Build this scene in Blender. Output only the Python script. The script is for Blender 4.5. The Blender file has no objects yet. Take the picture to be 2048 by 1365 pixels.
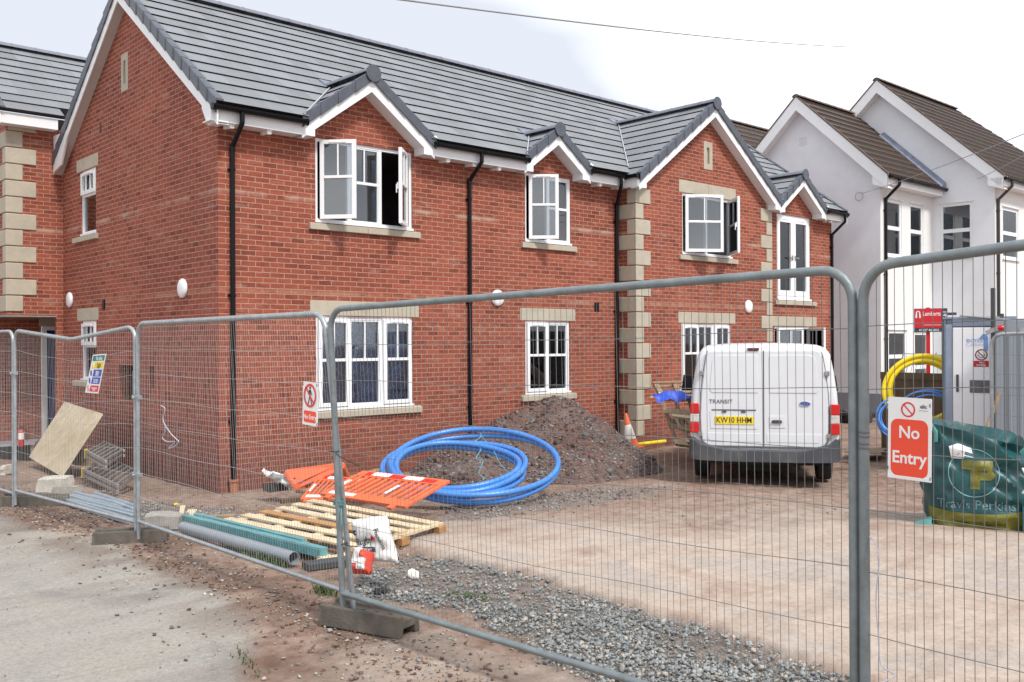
import bpy, bmesh, math, random
import numpy as np
from mathutils import Vector, Matrix, noise as mnoise
from mathutils.bvhtree import BVHTree
random.seed(7); R=math.radians
scene=bpy.context.scene
# ---------------------------------------------------------------- camera
FPX=1915.; CAM=Vector((-5.89,-12.49,2.05))
_t=R(42.28); _p=math.atan((686-682.5)/FPX); _r=R(0.25)
_f0=Vector((math.sin(_t),math.cos(_t),0)); _r0=Vector((math.cos(_t),-math.sin(_t),0)); _u0=Vector((0,0,1))
cF=_f0*math.cos(_p)+_u0*math.sin(_p); _up=_u0*math.cos(_p)-_f0*math.sin(_p)
cR=_r0*math.cos(_r)-_up*math.sin(_r); cU=_up*math.cos(_r)+_r0*math.sin(_r)
cd=bpy.data.cameras.new('camera'); cam=bpy.data.objects.new('camera',cd); scene.collection.objects.link(cam)
cd.sensor_width=36; cd.lens=FPX/2048*36; cd.clip_end=2000; cd.clip_start=.05
M=Matrix((( cR.x,cU.x,-cF.x,CAM.x),(cR.y,cU.y,-cF.y,CAM.y),(cR.z,cU.z,-cF.z,CAM.z),(0,0,0,1))); cam.matrix_world=M
scene.camera=cam
# ---------------------------------------------------------------- world
SUN_EL=52; SUN_AZ=(-0.10,-0.995)   # horizontal direction towards the sun
w=bpy.data.worlds.new("World"); scene.world=w; w.use_nodes=True
nt=w.node_tree; N=nt.nodes; L=nt.links; N.clear()
wo=N.new('ShaderNodeOutputWorld'); bg=N.new('ShaderNodeBackground'); L.new(bg.outputs[0],wo.inputs[0])
sky=N.new('ShaderNodeTexSky'); sky.sky_type='NISHITA'; sky.sun_disc=False; sky.sun_elevation=R(SUN_EL); sky.sun_rotation=math.atan2(SUN_AZ[0],SUN_AZ[1])
tc=N.new('ShaderNodeTexCoord'); mp=N.new('ShaderNodeMapping'); mp.inputs['Scale'].default_value=(.8,.8,2.4); mp.inputs['Location'].default_value=(.35,.1,.55)
L.new(tc.outputs['Generated'],mp.inputs[0])
nz=N.new('ShaderNodeTexNoise'); nz.inputs['Scale'].default_value=2.1; nz.inputs['Detail'].default_value=3.5; nz.inputs['Roughness'].default_value=.45; nz.inputs['Distortion'].default_value=.25
L.new(mp.outputs[0],nz.inputs[0])
cr=N.new('ShaderNodeValToRGB'); cr.color_ramp.elements[0].position=.45; cr.color_ramp.elements[1].position=.66
cr.color_ramp.elements[0].color=(4.3,4.6,5.15,1); cr.color_ramp.elements[1].color=(9.6,9.7,9.9,1)
e=cr.color_ramp.elements.new(.53); e.color=(5.9,6.15,6.6,1)
L.new(nz.outputs[0],cr.inputs[0])
nz2=N.new('ShaderNodeTexNoise'); nz2.inputs['Scale'].default_value=1.3; nz2.inputs['Detail'].default_value=5; L.new(mp.outputs[0],nz2.inputs[0])
cr2=N.new('ShaderNodeValToRGB'); cr2.color_ramp.elements[0].position=.24; cr2.color_ramp.elements[1].position=.36; L.new(nz2.outputs[0],cr2.inputs[0])
mx=N.new('ShaderNodeMixRGB'); L.new(cr2.outputs[0],mx.inputs[0]); L.new(sky.outputs[0],mx.inputs[1]); L.new(cr.outputs[0],mx.inputs[2])
L.new(mx.outputs[0],bg.inputs[0]); bg.inputs[1].default_value=.118
sl=bpy.data.lights.new('sun','SUN'); sl.energy=2.1; sl.angle=R(9); sl.color=(1,.96,.9)
so=bpy.data.objects.new('sun',sl); scene.collection.objects.link(so)
sd=Vector((SUN_AZ[0]*math.cos(R(SUN_EL)),SUN_AZ[1]*math.cos(R(SUN_EL)),math.sin(R(SUN_EL))))
so.rotation_euler=sd.to_track_quat('Z','Y').to_euler()
vs=scene.view_settings; vs.view_transform='Standard'; vs.look='None'; vs.gamma=1; vs.exposure=.66
scene.render.engine='CYCLES'
# ---------------------------------------------------------------- measuring helpers (rays of the survey camera meeting planes of the place)
def ray(x,y): return cF*FPX+cR*(x-1024)-cU*(y-682.5)
def onY(x,y,Y=0.): d=ray(x,y); return CAM+d*((Y-CAM.y)/d.y)
def onX(x,y,X=0.): d=ray(x,y); return CAM+d*((X-CAM.x)/d.x)
def onZ(x,y,Z=0.): d=ray(x,y); return CAM+d*((Z-CAM.z)/d.z)
def atD(x,y,D): return CAM+ray(x,y)*(D/FPX)
# ---------------------------------------------------------------- materials
MATS={}
def newmat(name):
    m=bpy.data.materials.new(name); m.use_nodes=True; MATS[name]=m
    return m,m.node_tree.nodes,m.node_tree.links,m.node_tree.nodes['Principled BSDF']
def nnode(n,l,kind,scale,detail=4,rough=.55,vec=None,dist=0):
    x=n.new('ShaderNodeTexNoise'); x.inputs['Scale'].default_value=scale; x.inputs['Detail'].default_value=detail; x.inputs['Roughness'].default_value=rough; x.inputs['Distortion'].default_value=dist
    if vec is not None: l.new(vec,x.inputs['Vector'])
    return x
def ramp(n,l,fac,stops):
    r=n.new('ShaderNodeValToRGB'); els=r.color_ramp.elements
    while len(els)<len(stops): els.new(.5)
    for e,(p,c) in zip(els,stops):
        e.position=p; e.color=(c if len(c)==4 else tuple(c)+(1,)) if not isinstance(c,(int,float)) else (c,c,c,1)
    l.new(fac,r.inputs[0]); return r
def mixc(n,l,fac,a,b,mode='MIX'):
    m=n.new('ShaderNodeMixRGB'); m.blend_type=mode
    for i,x in enumerate((fac,a,b)):
        if isinstance(x,(int,float)): m.inputs[i].default_value=x
        elif isinstance(x,(tuple,list)): m.inputs[i].default_value=tuple(x)[:3]+(1,)
        else: l.new(x,m.inputs[i])
    return m
def mk(name,col,rough=.6,metal=0,var=.12,scale=6,bump=0,bscale=40,dirt=None,dirtamt=.35,dscale=2.5,spec=.5,alpha=1,coord='Object'):
    m,n,l,b=newmat(name); tc=n.new('ShaderNodeTexCoord'); v=tc.outputs[coord]
    a=nnode(n,l,'',scale,5,.6,v)
    c1=tuple(max(0,c*(1-var)) for c in col); c2=tuple(min(1,c*(1+var)) for c in col)
    r=ramp(n,l,a.outputs[0],[(.3,c1),(.7,c2)]); out=r.outputs[0]
    if dirt:
        d=nnode(n,l,'',dscale,6,.65,v,.4); dr=ramp(n,l,d.outputs[0],[(.45,0.),(.72,dirtamt)]); out=mixc(n,l,dr.outputs[0],out,dirt).outputs[0]
    l.new(out,b.inputs['Base Color']); b.inputs['Metallic'].default_value=metal; b.inputs['Specular IOR Level'].default_value=spec
    rr=nnode(n,l,'',scale*3,4,.6,v); rm=n.new('ShaderNodeMapRange'); rm.inputs[3].default_value=max(.03,rough-.1); rm.inputs[4].default_value=min(1,rough+.12); l.new(rr.outputs[0],rm.inputs[0]); l.new(rm.outputs[0],b.inputs['Roughness'])
    if bump:
        h=nnode(n,l,'',bscale,5,.6,v); bp=n.new('ShaderNodeBump'); bp.inputs['Strength'].default_value=bump; bp.inputs['Distance'].default_value=.01; l.new(h.outputs[0],bp.inputs['Height']); l.new(bp.outputs[0],b.inputs['Normal'])
    return m
def brickmat(name,ca,cb,mortar,off=(0,0)):
    m,n,l,b=newmat(name); uv=n.new('ShaderNodeUVMap'); uv.uv_map='UVMap'; v=uv.outputs[0]
    mp=n.new('ShaderNodeMapping'); mp.inputs['Location'].default_value=(off[0],off[1],0); l.new(v,mp.inputs[0])
    # slightly wavy joints
    wv=nnode(n,l,'',9,3,.5,mp.outputs[0]); ws=n.new('ShaderNodeVectorMath'); ws.operation='SCALE'; ws.inputs['Scale'].default_value=.008; l.new(wv.outputs['Color'],ws.inputs[0])
    wa=n.new('ShaderNodeVectorMath'); l.new(mp.outputs[0],wa.inputs[0]); l.new(ws.outputs[0],wa.inputs[1])
    br=n.new('ShaderNodeTexBrick'); l.new(wa.outputs[0],br.inputs['Vector'])
    br.inputs['Scale'].default_value=1; br.inputs['Brick Width'].default_value=.225; br.inputs['Row Height'].default_value=.075; br.inputs['Mortar Size'].default_value=.0068; br.inputs['Mortar Smooth'].default_value=.25; br.inputs['Bias'].default_value=0
    br.inputs['Color1'].default_value=(0,0,0,1); br.inputs['Color2'].default_value=(1,1,1,1); br.inputs['Mortar'].default_value=(.5,.5,.5,1); br.offset=.5
    big=nnode(n,l,'',.55,3,.5,v); 
    r1=ramp(n,l,br.outputs['Color'],[(0,ca),(.45,tuple((x+y)/2 for x,y in zip(ca,cb))),(.8,cb),(1,tuple(x*.74 for x in cb))])
    fine=n.new('ShaderNodeMapping'); fine.inputs['Scale'].default_value=(7,38,1); l.new(v,fine.inputs[0])
    fn=nnode(n,l,'',1,5,.7,fine.outputs[0]); fr=ramp(n,l,fn.outputs[0],[(.3,(.62,.6,.6)),(.52,(1,1,1)),(.75,(1.12,1.1,1.08))])
    c=mixc(n,l,1,r1.outputs[0],fr.outputs[0],'MULTIPLY')
    tone=ramp(n,l,big.outputs[0],[(.3,(.82,.80,.8)),(.7,(1.14,1.14,1.12))]); c=mixc(n,l,1,c.outputs[0],tone.outputs[0],'MULTIPLY')
    mn=nnode(n,l,'',14,4,.6,v); mr=ramp(n,l,mn.outputs[0],[(.3,tuple(x*.75 for x in mortar)),(.7,tuple(min(1,x*1.15) for x in mortar))])
    c=mixc(n,l,br.outputs['Fac'],c.outputs[0],mr.outputs[0])
    # lime bloom smears
    em=n.new('ShaderNodeMapping'); em.inputs['Scale'].default_value=(.8,3.2,1); l.new(v,em.inputs[0])
    en=nnode(n,l,'',1.7,7,.7,em.outputs[0]); er=ramp(n,l,en.outputs[0],[(.56,0.),(.78,.55)]); c=mixc(n,l,er.outputs[0],c.outputs[0],(.5,.36,.29))
    # pale bloom line at lift height and damp band low on the wall
    sx=n.new('ShaderNodeSeparateXYZ'); l.new(v,sx.inputs[0])
    for zc_,hw_,col_ in ((4.18,.055,(.50,.36,.28)),(2.80,.05,(.42,.24,.16))):
        a1=n.new('ShaderNodeMath'); a1.operation='SUBTRACT'; l.new(sx.outputs[1],a1.inputs[0]); a1.inputs[1].default_value=zc_; a2=n.new('ShaderNodeMath'); a2.operation='ABSOLUTE'; l.new(a1.outputs[0],a2.inputs[0])
        a3=n.new('ShaderNodeMapRange'); a3.inputs[1].default_value=hw_; a3.inputs[2].default_value=0; a3.inputs[3].default_value=0; a3.inputs[4].default_value=.75; l.new(a2.outputs[0],a3.inputs[0])
        ns_=nnode(n,l,'',1.6,5,.65,v); nr_=ramp(n,l,ns_.outputs[0],[(.42,0.),(.6,1.)]); a4=n.new('ShaderNodeMath'); a4.operation='MULTIPLY'; l.new(a3.outputs[0],a4.inputs[0]); l.new(nr_.outputs[0],a4.inputs[1]); c=mixc(n,l,a4.outputs[0],c.outputs[0],col_)
    low=n.new('ShaderNodeMapRange'); low.inputs[1].default_value=.85; low.inputs[2].default_value=.0; low.inputs[3].default_value=0; low.inputs[4].default_value=1.25; l.new(sx.outputs[1],low.inputs[0])
    ln=nnode(n,l,'',3,5,.6,v); lm=n.new('ShaderNodeMath'); lm.operation='MULTIPLY'; l.new(low.outputs[0],lm.inputs[0]); l.new(ln.outputs[0],lm.inputs[1])
    c=mixc(n,l,lm.outputs[0],c.outputs[0],(.12,.055,.045))
    l.new(c.outputs[0],b.inputs['Base Color']); b.inputs['Roughness'].default_value=.85; b.inputs['Specular IOR Level'].default_value=.25
    inv=n.new('ShaderNodeMath'); inv.operation='SUBTRACT'; inv.inputs[0].default_value=1; l.new(br.outputs['Fac'],inv.inputs[1])
    ad=n.new('ShaderNodeMath'); ad.operation='MULTIPLY_ADD'; l.new(fn.outputs[0],ad.inputs[0]); ad.inputs[1].default_value=.5; l.new(inv.outputs[0],ad.inputs[2])
    bp=n.new('ShaderNodeBump'); bp.inputs['Strength'].default_value=.55; bp.inputs['Distance'].default_value=.006; l.new(ad.outputs[0],bp.inputs['Height']); l.new(bp.outputs[0],b.inputs['Normal'])
    return m
brick=brickmat('red_brick',(.335,.092,.056),(.265,.072,.046),(.44,.25,.18))
brick2=brickmat('red_brick_gable',(.335,.095,.062),(.268,.073,.050),(.45,.255,.185),(.06,0))
stone=mk('cast_stone',(.45,.405,.32),.85,var=.1,scale=5,bump=.25,bscale=90,dirt=(.30,.27,.22),dirtamt=.3)
upvc=mk('white_upvc',(.83,.845,.86),.28,var=.02,scale=3)
fascia_m=mk('white_fascia',(.82,.83,.84),.35,var=.03,scale=2)
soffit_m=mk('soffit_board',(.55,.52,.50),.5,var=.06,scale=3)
blackp=mk('black_plastic',(.006,.006,.008),.3,var=.2,scale=5,spec=.22)
rooft=None
def tilemat(name,col,tw,dirt,patch,bmp=.2):
    m,n,l,b=newmat(name); uv=n.new('ShaderNodeUVMap'); uv.uv_map='UVMap'; v=uv.outputs[0]
    br=n.new('ShaderNodeTexBrick'); l.new(v,br.inputs['Vector']); br.inputs['Scale'].default_value=1; br.inputs['Brick Width'].default_value=tw; br.inputs['Row Height'].default_value=1.; br.inputs['Mortar Size'].default_value=.003; br.inputs['Mortar Smooth'].default_value=.6
    br.inputs['Color1'].default_value=(0,0,0,1); br.inputs['Color2'].default_value=(1,1,1,1)
    r=ramp(n,l,br.outputs['Color'],[(0,tuple(x*.84 for x in col)),(1,tuple(x*1.14 for x in col))])
    c=mixc(n,l,br.outputs['Fac'],r.outputs[0],tuple(x*.6 for x in col))
    tcn=n.new('ShaderNodeTexCoord'); a=nnode(n,l,'',5,7,.7,tcn.outputs['Object']); ar=ramp(n,l,a.outputs[0],[(.4,0.),(.7,patch)]); c=mixc(n,l,ar.outputs[0],c.outputs[0],dirt)
    g=nnode(n,l,'',160,3,.6,tcn.outputs['Object']); gr=ramp(n,l,g.outputs[0],[(.3,(.86,.86,.86)),(.7,(1.12,1.12,1.12))]); c=mixc(n,l,1,c.outputs[0],gr.outputs[0],'MULTIPLY')
    l.new(c.outputs[0],b.inputs['Base Color']); b.inputs['Roughness'].default_value=.62; b.inputs['Specular IOR Level'].default_value=.35
    bp=n.new('ShaderNodeBump'); bp.inputs['Strength'].default_value=bmp; bp.inputs['Distance'].default_value=.004; l.new(g.outputs[0],bp.inputs['Height']); l.new(bp.outputs[0],b.inputs['Normal'])
    return m
tile=tilemat('grey_slate_tile',(.21,.22,.235),.33,(.25,.26,.275),.4)
tile_edge=mk('tile_edge_painted_shade',(.035,.037,.042),.8)  # near-black colour paints the shadow gap under each tile course
ridge_m=mk('ridge_tile',(.17,.18,.22),.5,var=.12,scale=9,bump=.1)
verge_m=mk('dry_verge',(.085,.095,.118),.45,var=.18,scale=7)
lead=mk('lead_sheet',(.20,.225,.30),.5,metal=.2,var=.2,scale=5,dirt=(.45,.46,.5),dirtamt=.4)
silver=mk('valley_trim',(.62,.64,.68),.35,metal=.5,var=.15,scale=9)
browntile=tilemat('brown_interlocking_tile',(.10,.063,.049),.30,(.062,.052,.038),.75,.5)
render_w=mk('white_render',(.82,.835,.865),.9,var=.035,scale=1.2,bump=.12,bscale=60,dirt=(.55,.57,.62),dirtamt=.25,dscale=.9)
render_f=mk('cream_render',(.77,.77,.76),.9,var=.03,scale=1.2,bump=.1,bscale=60,dirt=(.62,.62,.6),dirtamt=.25,dscale=.9)
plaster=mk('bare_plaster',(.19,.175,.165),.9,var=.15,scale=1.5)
plaster_l=mk('grey_plaster',(.28,.31,.34),.9,var=.08,scale=1.5)
galv=mk('galvanised_steel',(.40,.43,.45),.42,metal=.55,var=.22,scale=14,bump=.12,bscale=120,dirt=(.22,.24,.25),dirtamt=.5,dscale=7)
galv_d=mk('weathered_steel',(.23,.265,.275),.5,metal=.45,var=.2,scale=10,bump=.12,bscale=120,dirt=(.12,.14,.14),dirtamt=.5,dscale=5)
wire_l=mk('bright_wire',(.42,.42,.41),.45,metal=.35,var=.1,scale=3)
wire_d=mk('dull_wire',(.19,.195,.19),.5,metal=.3,var=.15,scale=3)
conc=mk('concrete',(.35,.335,.30),.92,var=.2,scale=9,bump=.5,bscale=70,dirt=(.2,.18,.15),dirtamt=.6,dscale=5)
conc_w=mk('pale_concrete',(.56,.53,.46),.92,var=.2,scale=12,bump=.8,bscale=45,dirt=(.32,.27,.2),dirtamt=.5,dscale=6)
foot_m=mk('fence_foot_rubber',(.105,.092,.078),.9,var=.22,scale=12,bump=.6,bscale=80,dirt=(.2,.16,.12),dirtamt=.5,dscale=6)
def woodmat(name,col,sc=(2,40,40)):
    m,n,l,b=newmat(name); tcn=n.new('ShaderNodeTexCoord'); mp=n.new('ShaderNodeMapping'); mp.inputs['Scale'].default_value=sc; l.new(tcn.outputs['Object'],mp.inputs[0])
    a=nnode(n,l,'',1,5,.6,mp.outputs[0],.6); r=ramp(n,l,a.outputs[0],[(.3,tuple(x*.68 for x in col)),(.7,col)])
    k=nnode(n,l,'',2.2,4,.6,tcn.outputs['Object']); kr=ramp(n,l,k.outputs[0],[(.4,(1,1,1)),(.75,(.78,.72,.64))]); c=mixc(n,l,1,r.outputs[0],kr.outputs[0],'MULTIPLY')
    l.new(c.outputs[0],b.inputs['Base Color']); b.inputs['Roughness'].default_value=.78; b.inputs['Specular IOR Level'].default_value=.2
    bp=n.new('ShaderNodeBump'); bp.inputs['Strength'].default_value=.25; bp.inputs['Distance'].default_value=.004; l.new(a.outputs[0],bp.inputs['Height']); l.new(bp.outputs[0],b.inputs['Normal']); return m
pine=woodmat('new_pine',(.80,.67,.47),(30,2.5,30)); pine_o=woodmat('orange_pine',(.55,.30,.13),(3,30,30)); oldwood=woodmat('weathered_wood',(.40,.30,.20),(8,8,3)); ply_m=woodmat('plywood',(.58,.50,.36),(9,9,9)); darkwood=woodmat('old_fence_board',(.15,.11,.075),(6,6,1.2))
teal=mk('teal_timber',(.085,.30,.33),.55,var=.2,scale=10,bump=.2,dirt=(.22,.42,.42),dirtamt=.4,dscale=5)
greypipe=mk('grey_pvc_pipe',(.25,.285,.33),.35,var=.06,scale=3,dirt=(.33,.31,.28),dirtamt=.35,dscale=3)
bluegrey=mk('zinc_flashing',(.42,.50,.56),.35,metal=.5,var=.12,scale=5)
bluepipe=mk('blue_water_pipe',(.055,.235,.66),.32,var=.12,scale=2.5,dirt=(.10,.22,.5),dirtamt=.35,dscale=5)
orange=mk('orange_plastic',(.80,.155,.055),.45,var=.12,scale=3,dirt=(.55,.16,.07),dirtamt=.5,dscale=5)
redrefl=mk('red_reflective',(.62,.02,.015),.4,var=.1); whiterefl=mk('white_reflective',(.80,.78,.74),.4,var=.05)
alu=mk('aluminium',(.36,.365,.36),.42,metal=.55,var=.2,scale=8,dirt=(.25,.22,.18),dirtamt=.5)
white_plastic=mk('white_plastic',(.82,.82,.84),.35,var=.02)
signwhite=mk('sign_white',(.84,.84,.83),.4,var=.02); signred=mk('sign_red',(.86,.075,.03),.4,var=.03); signring=mk('prohibition_ring_red',(.72,.05,.045),.4,var=.03); signyel=mk('sign_yellow',(.86,.62,.01),.4,var=.02); signblue=mk('sign_blue',(.03,.08,.42),.4,var=.02); signgreen=mk('sign_green',(.0,.19,.15),.4,var=.02); signcrimson=mk('sign_crimson',(.70,.02,.04),.4,var=.02)
ink=mk('black_ink',(.02,.02,.022),.5,var=.05); inkgrey=mk('grey_ink',(.12,.12,.13),.4,var=.05); inkblue=mk('pale_blue_ink',(.16,.30,.62),.4); inklilac=mk('lilac_ink',(.55,.56,.75),.5)
vanwhite=mk('van_white_paint',(.68,.70,.73),.22,var=.02,scale=1.5,dirt=(.55,.54,.52),dirtamt=.22,dscale=1.6)
vangrey=mk('van_grey_bumper',(.055,.06,.07),.5,var=.1,scale=5,dirt=(.2,.19,.17),dirtamt=.4); tyre_m=mk('tyre_rubber',(.018,.018,.018),.8,var=.3,scale=14); underm=mk('underbody',(.012,.012,.012),.9)
lightred=mk('tail_lamp_red',(.55,.015,.015),.18,var=.1,scale=12); lightclear=mk('tail_lamp_clear',(.55,.52,.48),.15,var=.25,scale=30); plate_y=mk('plate_yellow',(.83,.62,.02),.4,var=.03)
yellowpipe=mk('yellow_gas_pipe',(.80,.60,.01),.35,var=.1,scale=4); tarp=mk('blue_tarp',(.015,.08,.62),.4,var=.25,scale=9,bump=.6,bscale=20)
baggreen=mk('green_bag_fabric',(.004,.052,.058),.38,var=.3,scale=5,bump=.9,bscale=11,dirt=(.02,.15,.15),dirtamt=.4); bagyel=mk('bag_yellow_print',(.15,.145,.018),.5,var=.25,scale=8); bagpale=mk('bag_pale_print',(.20,.36,.40),.5,var=.15); bagteal=mk('bag_pale_teal',(.10,.33,.31),.45,var=.2,scale=8,bump=.4,bscale=20)
bagwhite=mk('white_sack',(.74,.74,.73),.5,var=.06,scale=8,bump=.8,bscale=16,dirt=(.5,.47,.43),dirtamt=.5,dscale=6); bagred=mk('red_sack',(.62,.05,.02),.5,var=.2,scale=8,bump=.5,bscale=20)
greybox=mk('grey_steel_body',(.27,.30,.335),.45,metal=.1,var=.06,scale=1.5); greydark=mk('dark_trim',(.05,.055,.06),.5); greyframe=mk('grey_blue_frame',(.26,.31,.40),.45)
bluedoor=mk('blue_door',(.008,.022,.20),.4,var=.1); boardred=mk('agent_board_red',(.62,.012,.02),.4,var=.03); boarddark=mk('agent_board_dark',(.045,.05,.07),.4); clay=mk('clay_pipe',(.35,.14,.07),.7,var=.15); extred=mk('extinguisher_red',(.55,.015,.012),.3)
rope=mk('twine',(.42,.44,.50),.8); ropeblue=mk('blue_twine',(.12,.35,.45),.7); ropegreen=mk('green_twine',(.10,.26,.24),.7); cable=mk('cable_black',(.03,.03,.035),.6); cablegrey=mk('service_cable_grey',(.28,.28,.29),.6)
leafm=mk('weed_leaf',(.075,.11,.035),.7,var=.35,scale=30); stonegrey=mk('stone_grey',(.27,.275,.275),.9,var=.45,scale=3,bump=.4); stonepink=mk('stone_purple',(.135,.078,.07),.9,var=.45,scale=3,bump=.4); stonepale=mk('stone_pale',(.40,.36,.31),.9,var=.35,scale=3,bump=.4); litter=mk('leaf_litter',(.17,.105,.07),.9,var=.6,scale=9)
# glass: part see-through, part mirror
def glassmat(name,tint,refl,rough=.02,wav=0.):
    m,n,l,b=newmat(name); n.remove(b); out=[x for x in n if x.type=='OUTPUT_MATERIAL'][0]
    tr=n.new('ShaderNodeBsdfTransparent'); tr.inputs[0].default_value=tint+(1,); gl=n.new('ShaderNodeBsdfGlossy'); gl.inputs['Roughness'].default_value=rough
    fr=n.new('ShaderNodeFresnel'); fr.inputs[0].default_value=1.5; ad=n.new('ShaderNodeMath'); ad.operation='ADD'; ad.inputs[1].default_value=refl; ad.use_clamp=True; l.new(fr.outputs[0],ad.inputs[0])
    ms=n.new('ShaderNodeMixShader'); l.new(ad.outputs[0],ms.inputs[0]); l.new(tr.outputs[0],ms.inputs[1]); l.new(gl.outputs[0],ms.inputs[2]); l.new(ms.outputs[0],out.inputs[0])
    if wav:
        tcn=n.new('ShaderNodeTexCoord'); a=nnode(n,l,'',wav,3,.5,tcn.outputs['Object']); bp=n.new('ShaderNodeBump'); bp.inputs['Strength'].default_value=.06; l.new(a.outputs[0],bp.inputs['Height']); l.new(bp.outputs[0],gl.inputs['Normal'])
    return m
glass=glassmat('window_glass',(.62,.66,.70),.10,.02,2.5)
glass2=glassmat('window_glass_clear',(.7,.74,.78),.05,.02,2.5)
def filmmat():
    m,n,l,b=newmat('polythene_film'); tcn=n.new('ShaderNodeTexCoord'); mp=n.new('ShaderNodeMapping'); mp.inputs['Scale'].default_value=(1,1,.55); l.new(tcn.outputs['Object'],mp.inputs[0])
    a=nnode(n,l,'',2.6,5,.66,mp.outputs[0],2.2); r=ramp(n,l,a.outputs[0],[(.36,(.10,.18,.62)),(.45,(.24,.42,.9)),(.50,(.95,1,1)),(.53,(.10,.16,.42)),(.60,(.28,.42,.80)),(.64,(1,1,1)),(.67,(.18,.24,.45))])  # white stops paint the crinkle highlights into the film colour
    l.new(r.outputs[0],b.inputs['Base Color']); b.inputs['Roughness'].default_value=.22
    bp=n.new('ShaderNodeBump'); bp.inputs['Strength'].default_value=1; bp.inputs['Distance'].default_value=.05; l.new(a.outputs[0],bp.inputs['Height']); l.new(bp.outputs[0],b.inputs['Normal']); return m
film=filmmat()
# ---------------------------------------------------------------- mesh helpers
def frame(o,a,b,c): # local axes -> world
    a,b,c,o=map(Vector,(a,b,c,o)); return Matrix(((a.x,b.x,c.x,o.x),(a.y,b.y,c.y,o.y),(a.z,b.z,c.z,o.z),(0,0,0,1)))
ID=Matrix.Identity(4)
class MB:
    def __init__(s,M=None): s.v=[];s.f=[];s.m=[];s.cur=0;s.M=M or ID
    def av(s,p): q=s.M@Vector(p); s.v.append((q.x,q.y,q.z)); return len(s.v)-1
    def face(s,ps): s.f.append([s.av(p) for p in ps]); s.m.append(s.cur)
    def grp(s,vs,fs):
        k=len(s.v)
        for p in vs: s.av(p)
        for f in fs: s.f.append([k+i for i in f]); s.m.append(s.cur)
    def hexa(s,p): # 8 pts bottom 4, top 4
        s.grp(p,[(0,3,2,1),(4,5,6,7),(0,1,5,4),(1,2,6,5),(2,3,7,6),(3,0,4,7)])
    def box(s,x0,x1,y0,y1,z0,z1): s.hexa([(x0,y0,z0),(x1,y0,z0),(x1,y1,z0),(x0,y1,z0),(x0,y0,z1),(x1,y0,z1),(x1,y1,z1),(x0,y1,z1)])
    def beam(s,p,q,wd,h,up=(0,0,1)):
        p,q=Vector(p),Vector(q); d=(q-p).normalized(); u=Vector(up); r=d.cross(u).normalized(); u=r.cross(d)
        r*=wd/2; u*=h/2; s.hexa([p-r-u,p+r-u,q+r-u,q-r-u,p-r+u,p+r+u,q+r+u,q-r+u])
    def prism(s,poly,d0,d1,ax=1): # poly (u,z) extruded along local y (ax=1) or other
        n=len(poly)
        def P(u,z,d): return (u,d,z) if ax==1 else ((d,u,z) if ax==0 else (u,z,d))
        s.grp([P(u,z,d0) for u,z in poly]+[P(u,z,d1) for u,z in poly],[tuple(range(n)),tuple(range(2*n-1,n-1,-1))]+[(i,(i+1)%n,n+(i+1)%n,n+i) for i in range(n)])
    def tube(s,pts,r,n=8,closed=False,cap=True):
        pts=[Vector(p) for p in pts]; m=len(pts); vs=[]; prev=None
        for i in range(m):
            if closed: d=(pts[(i+1)%m]-pts[i-1])
            else: d=pts[min(i+1,m-1)]-pts[max(i-1,0)]
            d.normalize()
            if prev is None:
                u=Vector((0,0,1)) if abs(d.z)<.9 else Vector((1,0,0)); a=d.cross(u).normalized()
            else: a=(prev-d*prev.dot(d)).normalized()
            prev=a; b=d.cross(a); rr=r[i] if isinstance(r,(list,tuple)) else r
            for k in range(n): t=2*math.pi*k/n; vs.append(pts[i]+a*(rr*math.cos(t))+b*(rr*math.sin(t)))
        fs=[]
        for i in range(m if closed else m-1):
            j=(i+1)%m
            for k in range(n): fs.append((i*n+k,i*n+(k+1)%n,j*n+(k+1)%n,j*n+k))
        if cap and not closed: fs+= [tuple(range(n-1,-1,-1)),tuple((m-1)*n+k for k in range(n))]
        s.grp(vs,fs)
    def ring(s,c,r,rt,ax='z',n=24,k=8):
        pts=[]
        for i in range(n):
            t=2*math.pi*i/n; a,b=r*math.cos(t),r*math.sin(t); pts.append({'z':(c[0]+a,c[1]+b,c[2]),'y':(c[0]+a,c[1],c[2]+b),'x':(c[0],c[1]+a,c[2]+b)}[ax])
        s.tube(pts,rt,k,True)
    def lathe(s,c,prof,ax='z',n=20): # prof (r,h)
        vs=[];m=len(prof)
        for r,h in prof:
            for k in range(n):
                t=2*math.pi*k/n; a,b=r*math.cos(t),r*math.sin(t); vs.append({'z':(c[0]+a,c[1]+b,c[2]+h),'y':(c[0]+a,c[1]+h,c[2]+b),'x':(c[0]+h,c[1]+a,c[2]+b)}[ax])
        s.grp(vs,[(i*n+k,i*n+(k+1)%n,(i+1)*n+(k+1)%n,(i+1)*n+k) for i in range(m-1) for k in range(n)]+[tuple(range(n-1,-1,-1)),tuple((m-1)*n+k for k in range(n))])
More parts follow.
